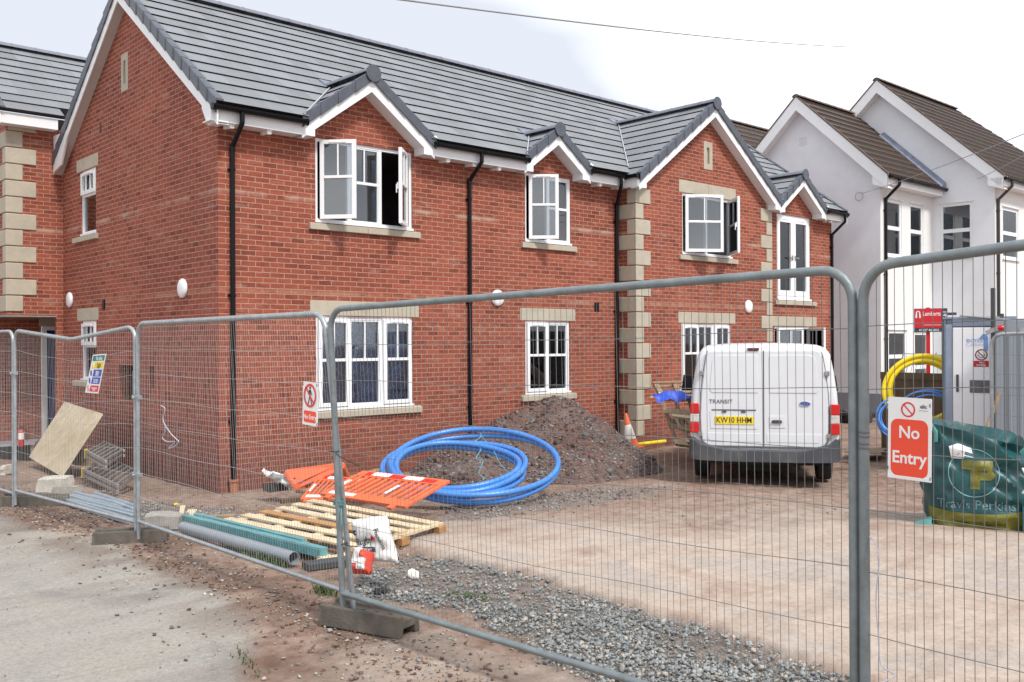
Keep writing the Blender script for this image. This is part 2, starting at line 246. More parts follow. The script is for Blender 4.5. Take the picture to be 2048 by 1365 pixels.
def build(name,mb,mats,parent=None,smooth=False,bevel=0,fix=True,uv=None,loc=None,rot=None,wall=False):
    me=bpy.data.meshes.new(name); me.from_pydata(mb.v,[],mb.f); 
    for m in (mats if isinstance(mats,(list,tuple)) else [mats]): me.materials.append(m)
    me.polygons.foreach_set('material_index',mb.m)
    if fix:
        bm=bmesh.new(); bm.from_mesh(me); bmesh.ops.recalc_face_normals(bm,faces=bm.faces); bm.to_mesh(me); bm.free()
    me.update()
    if wall or uv is not None:
        lay=me.uv_layers.new(name='UVMap'); d=lay.data
        for p in me.polygons:
            nx,ny=abs(p.normal.x),abs(p.normal.y)
            for li in p.loop_indices:
                if uv is not None: d[li].uv=uv[me.loops[li].vertex_index]
                else:
                    co=me.vertices[me.loops[li].vertex_index].co; d[li].uv=((co.x if ny>=nx else co.y+.1),co.z)
    if smooth:
        me.polygons.foreach_set('use_smooth',[True]*len(me.polygons)); me.set_sharp_from_angle(angle=R(40))
    o=bpy.data.objects.new(name,me); scene.collection.objects.link(o)
    if parent: o.parent=parent
    if bevel:
        b=o.modifiers.new('bevel','BEVEL'); b.width=bevel; b.segments=2; b.limit_method='ANGLE'
    return o
def tag(o,label=None,cat=None,group=None,kind=None):
    for k,v in (('label',label),('category',cat),('group',group),('kind',kind)):
        if v: o[k]=v
    return o
def thing(name,label,cat,loc=(0,0,0),group=None,rz=0,mat=None):
    o=bpy.data.objects.new(name,None); scene.collection.objects.link(o); o.empty_display_size=.2
    if mat is not None: o.matrix_world=mat
    else: o.location=loc; o.rotation_euler=(0,0,rz)
    return tag(o,label,cat,group)
def textmesh(body,size,M,mat,parent=None,name='lettering',bold=.0,ext=.0015,align='CENTER',sx=1.,space=1.,bvh=None,ldir=None):
    cu=bpy.data.curves.new(name,'FONT'); cu.body=body; cu.size=size; cu.align_x=align; cu.align_y='CENTER'; cu.extrude=ext; cu.offset=bold; cu.space_character=space; cu.resolution_u=3
    o=bpy.data.objects.new(name,cu); scene.collection.objects.link(o)
    dg=bpy.context.evaluated_depsgraph_get(); me=bpy.data.meshes.new_from_object(o.evaluated_get(dg)); bpy.data.objects.remove(o); bpy.data.curves.remove(cu)
    S=Matrix.Diagonal((sx,1,1,1)); me.transform(M@S)
    if bvh:
        d=Vector(ldir)
        for v in me.vertices:
            h=bvh.ray_cast(v.co-d*.5,d)
            if h[0] is not None: v.co=h[0]-d*(.010)
    me.materials.clear(); me.materials.append(mat); me.name=name
    o=bpy.data.objects.new(name,me); scene.collection.objects.link(o)
    if parent: o.parent=parent
    return o
# wall sheet with holes: outline = list of (u,ztop) break points; holes (u0,u1,z0,z1)
def wallsheet(mb,tops,z0,holes,P):
    us=sorted(set([u for u,_ in tops]+[h[0] for h in holes]+[h[1] for h in holes])); lo,hi=tops[0][0],tops[-1][0]; us=[u for u in us if lo<=u<=hi]
    def top(u):
        for (a,za),(b,zb) in zip(tops,tops[1:]):
            if a<=u<=b: return za+(zb-za)*(u-a)/(b-a) if b>a else zb
    for a,b in zip(us,us[1:]):
        if b-a<1e-6: continue
        hs=sorted([(h[2],h[3]) for h in holes if h[0]<=a+1e-6 and h[1]>=b-1e-6]); z=z0
        for (h0,h1) in hs:
            if h0>z: mb.face([P(a,z),P(b,z),P(b,h0),P(a,h0)])
            z=h1
        mb.face([P(a,z),P(b,z),P(b,top(b)),P(a,top(a))])
    return
def reveals(mb,h,P3,depth):
    u0,u1,z0,z1=h
    mb.face([P3(u0,0,z0),P3(u0,depth,z0),P3(u0,depth,z1),P3(u0,0,z1)]); mb.face([P3(u1,0,z0),P3(u1,depth,z0),P3(u1,depth,z1),P3(u1,0,z1)])
    mb.face([P3(u0,0,z1),P3(u1,0,z1),P3(u1,depth,z1),P3(u0,depth,z1)]); mb.face([P3(u0,0,z0),P3(u1,0,z0),P3(u1,depth,z0),P3(u0,depth,z0)])
# ---------------------------------------------------------------- windows
def lattice(mb,u0,u1,z0,z1,d0,d1,fw,mid=.47,bar=True,lowbar=False,gb=.022):
    """frame members of one light; returns glazed openings"""
    mb.box(u0,u0+fw,d0,d1,z0,z1); mb.box(u1-fw,u1,d0,d1,z0,z1); mb.box(u0+fw,u1-fw,d0,d1,z0,z0+fw); mb.box(u0+fw,u1-fw,d0,d1,z1-fw,z1)
    if mid:
        zm=z1-(z1-z0)*mid; mb.box(u0+fw,u1-fw,d0+.006,d1+.003,zm-.022,zm+.022)
        um=(u0+u1)/2
        if bar: mb.box(um-gb/2,um+gb/2,d0+.012,d1-.004,zm+.022,z1-fw)
        if lowbar: mb.box(um-gb/2,um+gb/2,d0+.012,d1-.004,z0+fw,zm-.022)
def window(house,M,u0,u1,z0,z1,lights,film_=False,depthback=.09,gm=None,label=None,fw=.05):
    """local frame: x along wall, y outwards, z up. lights: list of (width, kind, angle)"""
    f=MB(M); d0,d1=-depthback,-depthback+.062
    f.box(u0,u1,d0,d1,z0,z0+fw); f.box(u0,u1,d0,d1,z1-fw,z1); f.box(u0,u0+fw,d0,d1,z0+fw,z1-fw); f.box(u1-fw,u1,d0,d1,z0+fw,z1-fw)
    f.box(u0-.01,u1+.01,d1,d1+.045,z0-.012,z0+.022)
    tot=sum(x[0] for x in lights); u=u0+fw; wd=(u1-u0-2*fw); edges=[]
    for i,lt in enumerate(lights):
        a=u; b=u+wd*lt[0]/tot; u=b
        if i: f.box(a-.028,a+.028,d0,d1-.003,z0+fw,z1-fw)
        edges.append((a+(.028 if i else 0),b-(.028 if i<len(lights)-1 else 0)))
    w=build('window',f,upvc,house)
    if film_ and gm is None: gm=glass2
    if label: w['label']=label
    ia,ib=z0+fw,z1-fw; gm=gm or glass
    for (a,b),lt in zip(edges,lights):
        kind=lt[1]; ang=lt[2] if len(lt)>2 else 0
        if kind=='fixed':
            s=MB(M); lattice(s,a+.001,b-.001,ia+.001,ib-.001,d0+.012,d1-.008,.022); build('glazing_bars',s,upvc,w)
            g=MB(M); g.box(a+.02,b-.02,d0+.022,d0+.03,ia+.02,ib-.02); build('glass',g,gm,w)
        else:
            hinge=a if kind in('left','closed') else b
            sgn=1 if kind in('left','closed') else -1
            th=R(ang)*(1); 
            # sash local frame: x away from hinge, y outwards
            wdt=b-a; ax=Vector((sgn*math.cos(th),math.sin(th),0)); ay=Vector((-sgn*math.sin(th),math.cos(th),0))
            off=(.055 if sgn>0 else .10) if ang else 0
            SM=M@frame((hinge+sgn*off*1.0,d1-.004+(.03 if ang else 0),0),ax,ay,(0,0,1))
            s=MB(SM); lattice(s,-.012,wdt+.012,ia-.014,ib+.014,0,.052,.062)
            if not ang:
                pass
            so_=build('sash',s,upvc,w,bevel=.004)
            g=MB(SM); g.box(.045,wdt-.045,.018,.026,ia+.045,ib-.045); build('glass',g,gm,w)
            # trickle vent and handle
            t=MB(SM); t.box(wdt*.25,wdt*.75,.052,.062,ib-.03,ib-.012); build('trickle_vent',t,upvc,w)
            if ang:
                h=MB(SM); zc=(ia+ib)/2; h.box(wdt-.035,wdt-.012,-.03,0,zc-.05,zc+.05); h.box(wdt-.034,wdt-.014,-.045,-.03,zc-.11,zc+.02); build('handle',h,upvc,w)
    if film_:
        # crumpled polythene taped behind the glass
        n=26; fm=MB(M); gr=[]
        for j in range(n+1):
            for i in range(n+1):
                uu=u0+.03+(u1-u0-.06)*i/n; zz=z0+.03+(z1-z0-.06)*j/n
                q=mnoise.fractal(Vector((uu*3.1+u0,zz*2.2,3.3)),1,2,5)+.8*mnoise.noise(Vector((uu*9+zz*5,zz*3,7)))
                gr.append((uu,-depthback-.06+.035*q,zz))
        fm.grp(gr,[(j*(n+1)+i,j*(n+1)+i+1,(j+1)*(n+1)+i+1,(j+1)*(n+1)+i) for j in range(n) for i in range(n)])
        build('polythene_sheet',fm,film,w,smooth=True)
    return w
def stonebar(house,M,name,u0,u1,z0,z1,out,inn=.02,split=False,ends=True):
    m=MB(M)
    cuts=[u0,(u0+u1)/2,u1] if split else [u0,u1]
    for a,b in zip(cuts,cuts[1:]):
        g=.003 if split else 0
        if name=='window_sill':
            m.hexa([(a+g,-inn,z0),(b-g,-inn,z0),(b-g,out,z0),(a+g,out,z0),(a+g,-inn,z1),(b-g,-inn,z1),(b-g,out,z1-.022),(a+g,out,z1-.022)])
        else: m.box(a+g,b-g,-inn,out,z0,z1)
    return build(name,m,stone,house,bevel=.005)
# ---------------------------------------------------------------- roofs
class Slope:
    def __init__(s,O,A,B,m): s.O,s.A,s.B,s.m=Vector(O),Vector(A),Vector(B),m
    def P(s,a,t,h=0): return s.O+s.A*a+s.B*t+Vector((0,0,s.m*t+h))
def courses(mb,S,T,inter,gauge,uvs,th=.03):
    n=int(math.ceil(T/gauge))
    for i in range(n):
        t0=i*gauge; t1=min((i+1)*gauge,T)
        for (a0,a1,b0,b1) in inter(t0,t1):
            if a1-a0<.01 and b1-b0<.01: continue
            j=(random.random()-.5)*.004; o=i*.165
            hl=th+j; hu=.006
            pts=[S.P(a0,t0,hl),S.P(a1,t0,hl),S.P(b1,t1,hu),S.P(b0,t1,hu)]
            mb.cur=0; mb.face(pts); uvs+= [(a0+o,i+.1),(a1+o,i+.1),(b1+o,i+.9),(b0+o,i+.9)]
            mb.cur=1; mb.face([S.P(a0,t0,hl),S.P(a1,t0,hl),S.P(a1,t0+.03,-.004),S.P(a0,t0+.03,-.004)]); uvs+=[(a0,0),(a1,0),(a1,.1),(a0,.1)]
def rect_inter(a0,a1): return lambda t0,t1:[(a0,a1,a0,a1)]
def verge(house,S,T,gauge,depth=.125,inward=.10,side=-1,a=0.,name='dry_verge'):
    """folded verge caps up one slope; side -1: outer face at a, cap reaches a+inward"""
    m=MB(); n=int(round(T/gauge)); g=T/n
    for i in range(n):
        t0,t1=i*g-.012,(i+1)*g; o0,o1=.018,.004
        s=-side
        A0=a-s*(.012+o0); A0u=a-s*(.012+o1); A1=a+s*inward
        m.hexa([S.P(A0,t0,-depth-o0),S.P(A0+s*.02,t0,-depth-o0),S.P(A0u+s*.02,t1,-depth-o1),S.P(A0u,t1,-depth-o1), S.P(A0,t0,.048+o0),S.P(A0+s*.02,t0,.048+o0),S.P(A0u+s*.02,t1,.048+o1),S.P(A0u,t1,.048+o1)])
        m.hexa([S.P(A0+s*.02,t0,.03),S.P(A1,t0,.03),S.P(A1,t1,.022),S.P(A0u+s*.02,t1,.022), S.P(A0+s*.02,t0,.048+o0),S.P(A1,t0,.040+o0),S.P(A1,t1,.040+o1),S.P(A0u+s*.02,t1,.048+o1)])
    return build(name,m,verge_m,house,bevel=.006)
def ridge(house,p,q,r=.105,seg=.44,drop=.05,mat=None,down=(0,0,-1)):
    p,q=Vector(p),Vector(q); d=(q-p); Ln=d.length; d.normalize(); side=d.cross(Vector((0,0,1))).normalized(); up=side.cross(d); n=max(1,int(round(Ln/seg))); g=Ln/n
    m=MB()
    for i in range(n):
        for (t0,t1,rr) in ((i*g,(i+1)*g-.004,r),((i+1)*g-.03,(i+1)*g+.008,r+.005)):
            if i==n-1 and rr>r: continue
            vs=[]; K=9
            for t in (t0,t1):
                for k in range(K):
                    an=math.pi*k/(K-1); vs.append(p+d*t+side*(rr*1.12*math.cos(an))+up*(rr*.78*math.sin(an)-drop))
            m.grp(vs,[(k,k+1,K+k+1,K+k) for k in range(K-1)]+[tuple(range(K)),tuple(range(2*K-1,K-1,-1))])
    return build('ridge_tiles',m,mat or ridge_m,house,smooth=True)
def barge(house,S,T,a,th,h0,h1,Sb=None,extra=None,side=1,name='bargeboard'):
    m=MB(); m.hexa([S.P(a,0,h0),S.P(a+th*side,0,h0),S.P(a+th*side,T,h0),S.P(a,T,h0),S.P(a,0,h1),S.P(a+th*side,0,h1),S.P(a+th*side,T,h1),S.P(a,T,h1)])
    return build(name,m,fascia_m,house)
MSL=.725; GA=.283
# ================================================================= THE NEW BRICK HOUSE
house=thing('brick_house','new red brick house with grey tiled roof, three front gables and pale stone quoins','house')
FR=frame((0,0,0),(1,0,0),(0,-1,0),(0,0,1))            # front wall frame (x along, y outwards)
FB=frame((0,-.43,0),(1,0,0),(0,-1,0),(0,0,1))         # bay wall
FG=frame((0,0,0),(0,1,0),(-1,0,0),(0,0,1))            # gable wall, x = world Y
# openings
W1=(1.53,3.31,3.87,5.12); W2=(5.80,6.97,3.87,5.10); G1=(1.53,3.31,1.06,2.46); G2=(5.79,6.93,1.13,2.44)
E1=(13.92,15.42,3.05,5.08); E2=(13.80,15.42,1.13,2.41)
B1=(9.77,11.48,3.85,5.09); B2=(9.72,11.42,1.13,2.43)
w=MB()
c1,h1_=2.36,1.2; c2,h2_=6.385,.84; c3,h3_=14.68,1.02
EZ=5.22
def gtop(c,h): return [(c-h,EZ),(c,EZ+h*MSL-.06),(c+h,EZ)]
tops=[(0,EZ)]+gtop(c1,h1_)+gtop(c2,h2_)+[(8.32,EZ)]
wallsheet(w,tops,-.4,[W1,W2,G1,G2],lambda u,z:(u,0,z))
wallsheet(w,[(13.0,EZ)]+gtop(c3,h3_)+[(16.42,EZ)],-.4,[E1,E2],lambda u,z:(u,0,z))
for h in (W1,W2,G1,G2,E1,E2): reveals(w,h,lambda u,d,z:(u,d,z),.11)
wallsheet(w,[(8.32,EZ-.05),(10.62,EZ+2.3*MSL-.1),(13.0,EZ-.05)],-.4,[B1,B2,(10.605,10.695,5.78,6.12)],lambda u,z:(u,-.43,z))
for h in (B1,B2): reveals(w,h,lambda u,d,z:(u,-.43+d,z),.11)
w.face([(8.32,0,-.4),(8.32,-.43,-.4),(8.32,-.43,5.3),(8.32,0,5.3)]); w.face([(13.0,0,-.4),(13.0,-.43,-.4),(13.0,-.43,5.3),(13.0,0,5.3)])
w.face([(16.42,0,-.4),(16.42,6.57,-.4),(16.42,6.57,5.3),(16.42,3.28,7.7),(16.42,0,5.3)])
w.face([(0,6.57,-.4),(16.42,6.57,-.4),(16.42,6.57,5.3),(0,6.57,5.3)])
build('wall',w,brick,house,fix=False,wall=True)
wg=MB()
GW1=(4.79,5.57,4.02,5.17); GW2=(4.79,5.56,1.42,2.47); MT1=(3.05,3.77,1.13,1.71); MT2=(2.26,2.47,1.36,1.71)
wallsheet(wg,[(0,5.33),(3.285,7.71),(6.57,5.33)],-.4,[GW1,GW2,MT1,MT2,(3.385,3.475,6.34,6.72)],lambda u,z:(0,u,z))
for h in (GW1,GW2): reveals(wg,h,lambda u,d,z:(d,u,z),.11)
for h in (MT1,MT2): reveals(wg,h,lambda u,d,z:(d,u,z),.22)
build('gable_wall',wg,brick2,house,fix=False,wall=True)
# meter recesses
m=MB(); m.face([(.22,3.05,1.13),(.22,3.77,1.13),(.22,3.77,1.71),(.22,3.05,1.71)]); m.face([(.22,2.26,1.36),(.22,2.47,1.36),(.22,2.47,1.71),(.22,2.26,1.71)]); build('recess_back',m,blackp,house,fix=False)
m=MB(); m.box(.10,.19,3.08,3.42,1.18,1.62); build('meter_panel',m,plaster_l,house,bevel=.01)
m=MB(); m.tube([(.12,3.55,1.2),(.05,3.5,1.3),(.1,3.46,1.42),(.08,3.6,1.5),(.15,3.62,1.6)],.007,6); m.tube([(.12,3.5,1.15),(-.02,3.4,1.16),(.06,3.3,1.2)],.007,6); build('loose_cable',m,leafm,house,smooth=True)
# interior so the windows look into rooms
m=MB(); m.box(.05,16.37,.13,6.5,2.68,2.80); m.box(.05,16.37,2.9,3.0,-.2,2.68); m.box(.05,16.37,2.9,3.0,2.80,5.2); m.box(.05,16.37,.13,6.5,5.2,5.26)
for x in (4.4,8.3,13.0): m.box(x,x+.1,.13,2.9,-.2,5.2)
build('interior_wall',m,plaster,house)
m=MB(); m.box(11.52,11.6,-.32,2.8,2.82,5.15); m.box(11.9,12.0,-.3,2.8,.1,2.6); build('interior_lining',m,plaster_l,house)
# windows
window(house,FR,*W1,[(1.0,'left',48),(1.04,'fixed'),(1.0,'right',44)],label='upstairs three-light window with both side casements swung open')
window(house,FR,*W2,[(1.0,'left',42),(.98,'fixed')],label='narrow upstairs window with its left casement open')
window(house,FB,*B1,[(1.0,'left',35),(1.0,'right',50)],label='upstairs bay window with both casements open')
window(house,FR,*G1,[(1,'closed'),(1.1,'fixed'),(1,'closed')],film_=True,label='wide ground floor window with polythene behind the glass')
window(house,FR,*G2,[(1,'closed'),(1,'fixed')],film_=True,label='ground floor window above the gravel heap')
window(house,FB,*B2,[(1,'closed'),(1,'fixed'),(1,'closed')],film_=True,label='ground floor bay window behind the van')
window(house,FR,*E2,[(1,'left',20),(1,'right',60)],label='end ground floor window with casements ajar')
def smallwin(h,lab):
    u0,u1,z0,z1=h; f=MB(FG); d0,d1=-.09,-.025; fw=.055
    f.box(u0,u1,d0,d1,z0,z0+fw); f.box(u0,u1,d0,d1,z1-fw,z1); f.box(u0,u0+fw,d0,d1,z0+fw,z1-fw); f.box(u1-fw,u1,d0,d1,z0+fw,z1-fw)
    zm=z1-.42; f.box(u0+fw,u1-fw,d0,d1,zm-.05,zm); f.box(u0-.01,u1+.01,d1,d1+.04,z0-.012,z0+.02)
    w=build('window',f,upvc,house); w['label']=lab
    s=MB(FG); a,b=u0+fw-.012,u1-fw+.012; s.box(a,b,d1,d1+.045,zm-.012,zm+.055); s.box(a,b,d1,d1+.045,z1-fw-.045,z1-fw+.012); s.box(a,a+.06,d1,d1+.045,zm+.055,z1-fw-.045); s.box(b-.06,b,d1,d1+.045,zm+.055,z1-fw-.045)
    for k in (1,2): uu=a+(b-a)*k/3; s.box(uu-.01,uu+.01,d1+.01,d1+.04,zm+.055,z1-fw-.045)
    s.box(a+.16,b-.16,d1+.045,d1+.055,z1-fw-.03,z1-fw-.01); build('sash',s,upvc,w)
    g=MB(FG); g.box(u0+fw-.005,u1-fw+.005,d0+.02,d0+.03,z0+fw-.005,z1-fw+.005); build('glass',g,glass,w)
smallwin(GW1,'small upstairs window in the gable end'); smallwin(GW2,'small ground floor window in the gable end')
# french doors upstairs at the right end
f=MB(FR); u0,u1,z0,z1=E1; d0,d1=-.09,-.03; fw=.06
f.box(u0,u1,d0,d1,z0,z0+.09); f.box(u0,u1,d0,d1,z1-fw,z1); f.box(u0,u0+fw,d0,d1,z0+.09,z1-fw); f.box(u1-fw,u1,d0,d1,z0+.09,z1-fw); f.box(u0-.01,u1+.01,d1,d1+.05,z0-.012,z0+.03)
fd=build('french_window',f,upvc,house); um=(u0+u1)/2
for a,b in ((u0+fw,um),(um,u1-fw)):
    s=MB(FR); a+=.003;b-=.003; c,d=z0+.092,z1-fw-.002; s.box(a,a+.105,d0+.01,d1+.012,c,d); s.box(b-.105,b,d0+.01,d1+.012,c,d); s.box(a+.105,b-.105,d0+.01,d1+.012,c,c+.13); s.box(a+.105,b-.105,d0+.01,d1+.012,d-.12,d); s.box(a+.2,b-.2,d1+.012,d1+.02,d-.06,d-.035); build('door_leaf',s,upvc,fd,bevel=.004)
    g=MB(FR); g.box(a+.095,b-.095,d0+.022,d0+.03,c+.12,d-.11); build('glass',g,glass2,fd)
    bl=MB(FR); bl.box(a+.1,b-.1,d0-.06,d0-.05,d-.32,d-.12); build('blind',bl,plaster_l,fd)
    hh=MB(FR); s_=1 if a>um-.1 else -1; xc=um+s_*.06; hh.box(xc-.012,xc+.012,d1+.012,d1+.035,4.0,4.12); hh.box(min(xc,xc+s_*.13),max(xc,xc+s_*.13),d1+.035,d1+.055,4.05,4.075); build('handle',hh,alu,fd)
# stone lintels and sills
stonebar(house,FR,'lintel',1.43,3.43,2.47,2.69,.006,split=True); stonebar(house,FR,'lintel',5.67,7.07,2.45,2.67,.006)
stonebar(house,FB,'lintel',9.66,11.64,5.10,5.35,.006,split=True); stonebar(house,FB,'lintel',9.62,11.6,2.44,2.66,.006,split=True); stonebar(house,FR,'lintel',13.68,15.68,2.42,2.65,.006)
for M_,a,b,z,sp in ((FR,1.41,3.44,3.86,True),(FR,5.69,7.08,3.86,False),(FB,9.64,11.66,3.84,True),(FR,1.41,3.46,1.05,True),(FR,5.67,7.06,1.12,False),(FB,9.6,11.55,1.12,True),(FR,13.8,15.62,3.04,False),(FR,13.7,15.55,1.12,False)):
    stonebar(house,M_,'window_sill',a,b,z-.115,z,.055,.06,split=sp)
stonebar(house,FG,'lintel',4.69,5.78,5.18,5.40,.006); stonebar(house,FG,'lintel',4.69,5.78,2.48,2.70,.006)
stonebar(house,FG,'window_sill',4.68,5.90,3.90,4.01,.055,.06); stonebar(house,FG,'window_sill',4.68,5.90,1.30,1.41,.055,.06)
# slit stones
def slit(M_,u,z0,z1):
    m=MB(M_); a,b=u-.15,u+.15; m.box(a,u-.045,-.05,.004,z0,z1); m.box(u+.045,b,-.05,.004,z0,z1); m.box(u-.045,u+.045,-.05,.004,z0,z0+.12); m.box(u-.045,u+.045,-.05,.004,z1-.12,z1); m.box(u-.045,u+.045,-.06,-.045,z0+.12,z1-.12)
    build('slit_stone',m,stone,house)
slit(FG,3.43,6.22,6.84); slit(FB,10.65,5.66,6.24)
# quoins
def quoins(xc,Yf,yc,zs,par,dirx,ret,nar,wid,last=None):
    m=MB()
    for k,z in enumerate(zs):
        wide=(k+par)%2==0; lf=wid if wide else nar; lr=nar if wide else ret; h=.285
        if last and k==len(zs)-1: h=last
        p=.022; x0,x1=(xc-p,xc+lf) if dirx>0 else (xc-lf,xc+p)
        m.box(x0,x1,Yf-p,Yf+.02,z,z+h)
        if dirx>0: m.box(xc-p,xc+.02,Yf+.02,Yf+lr,z,z+h)
    return build('quoin',m,stone,house,bevel=.012)
zs=[.24+.3005*k for k in range(17)]
quoins(8.32,-.43,0,zs,1,1,.425,.21,.42,last=.17)
quoins(13.0,-.43,0,zs,1,-1,.43,.20,.42,last=.17)
# roofs
main=Slope((-.17,-.33,5.30),(1,0,0),(0,1,0),MSL); XW=16.77; TM=3.615
def cut(c,h,z0,pad=.07):
    def f(t): hh=h-(5.30+MSL*t-z0)/MSL-pad; return (c-hh,c+hh) if hh>0 else None
    return f
cuts=[cut(c1,1.2,5.30),cut(c2,.84,5.30),cut(10.62,2.44,5.24),cut(c3,1.03,5.30)]
def main_inter(t0,t1):
    lo,hi=-.17,-.17+XW; res=[]; st=[(lo,lo)]
    for c,f in zip((c1,c2,10.62,c3),cuts):
        a=f(t0)
        if a is None: continue
        b=f(t1) or (c,c); st.append((a[0],b[0])); st.append((a[1],b[1]))
    st.append((hi,hi))
    out=[]
    for k in range(0,len(st),2):
        (x0,y0),(x1,y1)=st[k],st[k+1]
        if x1>x0 and y1>=y0: out.append((x0+.17,x1+.17,y0+.17,y1+.17))
    return out
def roofobj(name,fn,parent=house,mats=None):
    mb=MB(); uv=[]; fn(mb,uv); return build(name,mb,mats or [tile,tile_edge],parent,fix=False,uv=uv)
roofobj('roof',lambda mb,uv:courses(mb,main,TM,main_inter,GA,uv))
back=Slope((-.17,6.90,5.30),(1,0,0),(0,-1,0),MSL)
roofobj('rear_roof',lambda mb,uv:courses(mb,back,TM,rect_inter(0,XW),GA,uv))
verge(house,main,TM,TM/13,a=0,side=-1); verge(house,back,TM,TM/13,a=0,side=-1); verge(house,main,TM,TM/13,a=XW,side=1)
ridge(house,(-.19,3.285,7.975),(XW-.17,3.285,7.975),r=.12)
barge(house,main,TM,0.0,.02,-.30,-.10); barge(house,back,TM,0.0,.02,-.30,-.10); barge(house,main,TM,XW-.02,.02,-.30,-.10)
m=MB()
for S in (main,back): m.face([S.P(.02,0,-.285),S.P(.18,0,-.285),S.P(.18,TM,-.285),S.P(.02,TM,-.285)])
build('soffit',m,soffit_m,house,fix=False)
# deep white box ends of the gable bargeboards
m=MB(); pp=[onX(x,y,-.17) for x,y in ((107,273),(136,262),(122,330),(110,343))]; m.prism([(p.y,p.z) for p in pp],-.174,-.14,ax=0); build('boxed_eaves_end',m,fascia_m,house)
m=MB(); m.prism([(-.335,5.05),(-.335,5.21),(.14,5.56),(.14,5.30),(-.02,5.06)],-.168,-.150,ax=0); build('boxed_eaves_end',m,fascia_m,house)
m=MB(); m.box(-.15,.0,-.33,-.0,5.045,5.06); build('boxed_eaves_end',m,fascia_m,house)
# gablets
def gablet(c,h,Yf,z0,wallY,ov,name='gablet'):
    Lf=Slope((c-h,Yf,z0),(0,1,0),(1,0,0),MSL); Rt=Slope((c+h,Yf,z0),(0,1,0),(-1,0,0),MSL)
    off=-.33-Yf
    def it(t0,t1): 
        f=lambda t:max(.05,off+t+(z0-5.30)/MSL+.12); return [(0,f(t0),0,f(t1))]
    n=int(round(h/GA)); g=h/n
    roofobj('gable_roof',lambda mb,uv:(courses(mb,Lf,h,it,g,uv),courses(mb,Rt,h,it,g,uv)))
    verge(house,Lf,h,g,depth=.115,a=0,side=-1); verge(house,Rt,h,g,depth=.115,a=0,side=-1)
    zt=z0+h*MSL; dep=off+h+(z0-5.3)/MSL
    ridge(house,(c,Yf-.035,zt+.055),(c,Yf+dep+.02,zt+.055),r=.115,seg=.42)
    m=MB(); K=14; m.grp([(c+.135*math.cos(math.pi*2*k/K),Yf-.05,zt-.01+.135*math.sin(math.pi*2*k/K)) for k in range(K)]+[(c+.135*math.cos(math.pi*2*k/K),Yf-.03,zt-.01+.135*math.sin(math.pi*2*k/K)) for k in range(K)],[tuple(range(K)),tuple(range(2*K-1,K-1,-1))]+[(k,(k+1)%K,K+(k+1)%K,K+k) for k in range(K)]); build('ridge_end_cap',m,verge_m,house,bevel=.004)
    barge(house,Lf,h,.012,.02,-.285,-.09); barge(house,Rt,h,.012,.02,-.285,-.09)
    sd_=wallY-Yf; m=MB()
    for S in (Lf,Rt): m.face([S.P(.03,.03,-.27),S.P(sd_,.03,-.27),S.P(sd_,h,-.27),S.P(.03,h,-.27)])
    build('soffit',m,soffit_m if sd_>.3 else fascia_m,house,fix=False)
    # boxed feet
    for sx in (-1,1):
        m=MB(); xa,xb=sorted((c+sx*(h-.21),c+sx*(h+.01))); m.box(xa,xb,Yf+.014,wallY-.002,z0-.235,z0-.10); build('boxed_eaves_end',m,fascia_m,house)
    # valleys
    for sx in (-1,1):
        v=MB(); pts=[]
        for k in range(9):
            t=max(0,dep*k/8-(off if False else 0)); tt=h*k/8
            y=Yf+off+tt+(z0-5.3)/MSL
            if y<-.36: continue
            pts.append((c+sx*(h-tt),y,z0+MSL*tt+.045))
        if len(pts)>1: v.tube(pts,.013,6); build('valley_trim',v,silver,house)
    s=MB(); yb=Yf+dep; s.hexa([(c-.13,yb-.02,zt-.02),(c+.13,yb-.02,zt-.02),(c+.05,yb+.16,zt+.08),(c-.15,yb+.16,zt+.08),(c-.13,yb-.02,zt+.03),(c+.13,yb-.02,zt+.03),(c+.05,yb+.16,zt+.155),(c-.15,yb+.16,zt+.155)]); build('lead_saddle',s,lead,house)
gablet(c1,1.2,-.28,5.30,0,.2); gablet(c2,.84,-.28,5.30,0,.2); gablet(10.62,2.44,-.66,5.24,-.43,.2); gablet(c3,1.03,-.28,5.30,0,.2)
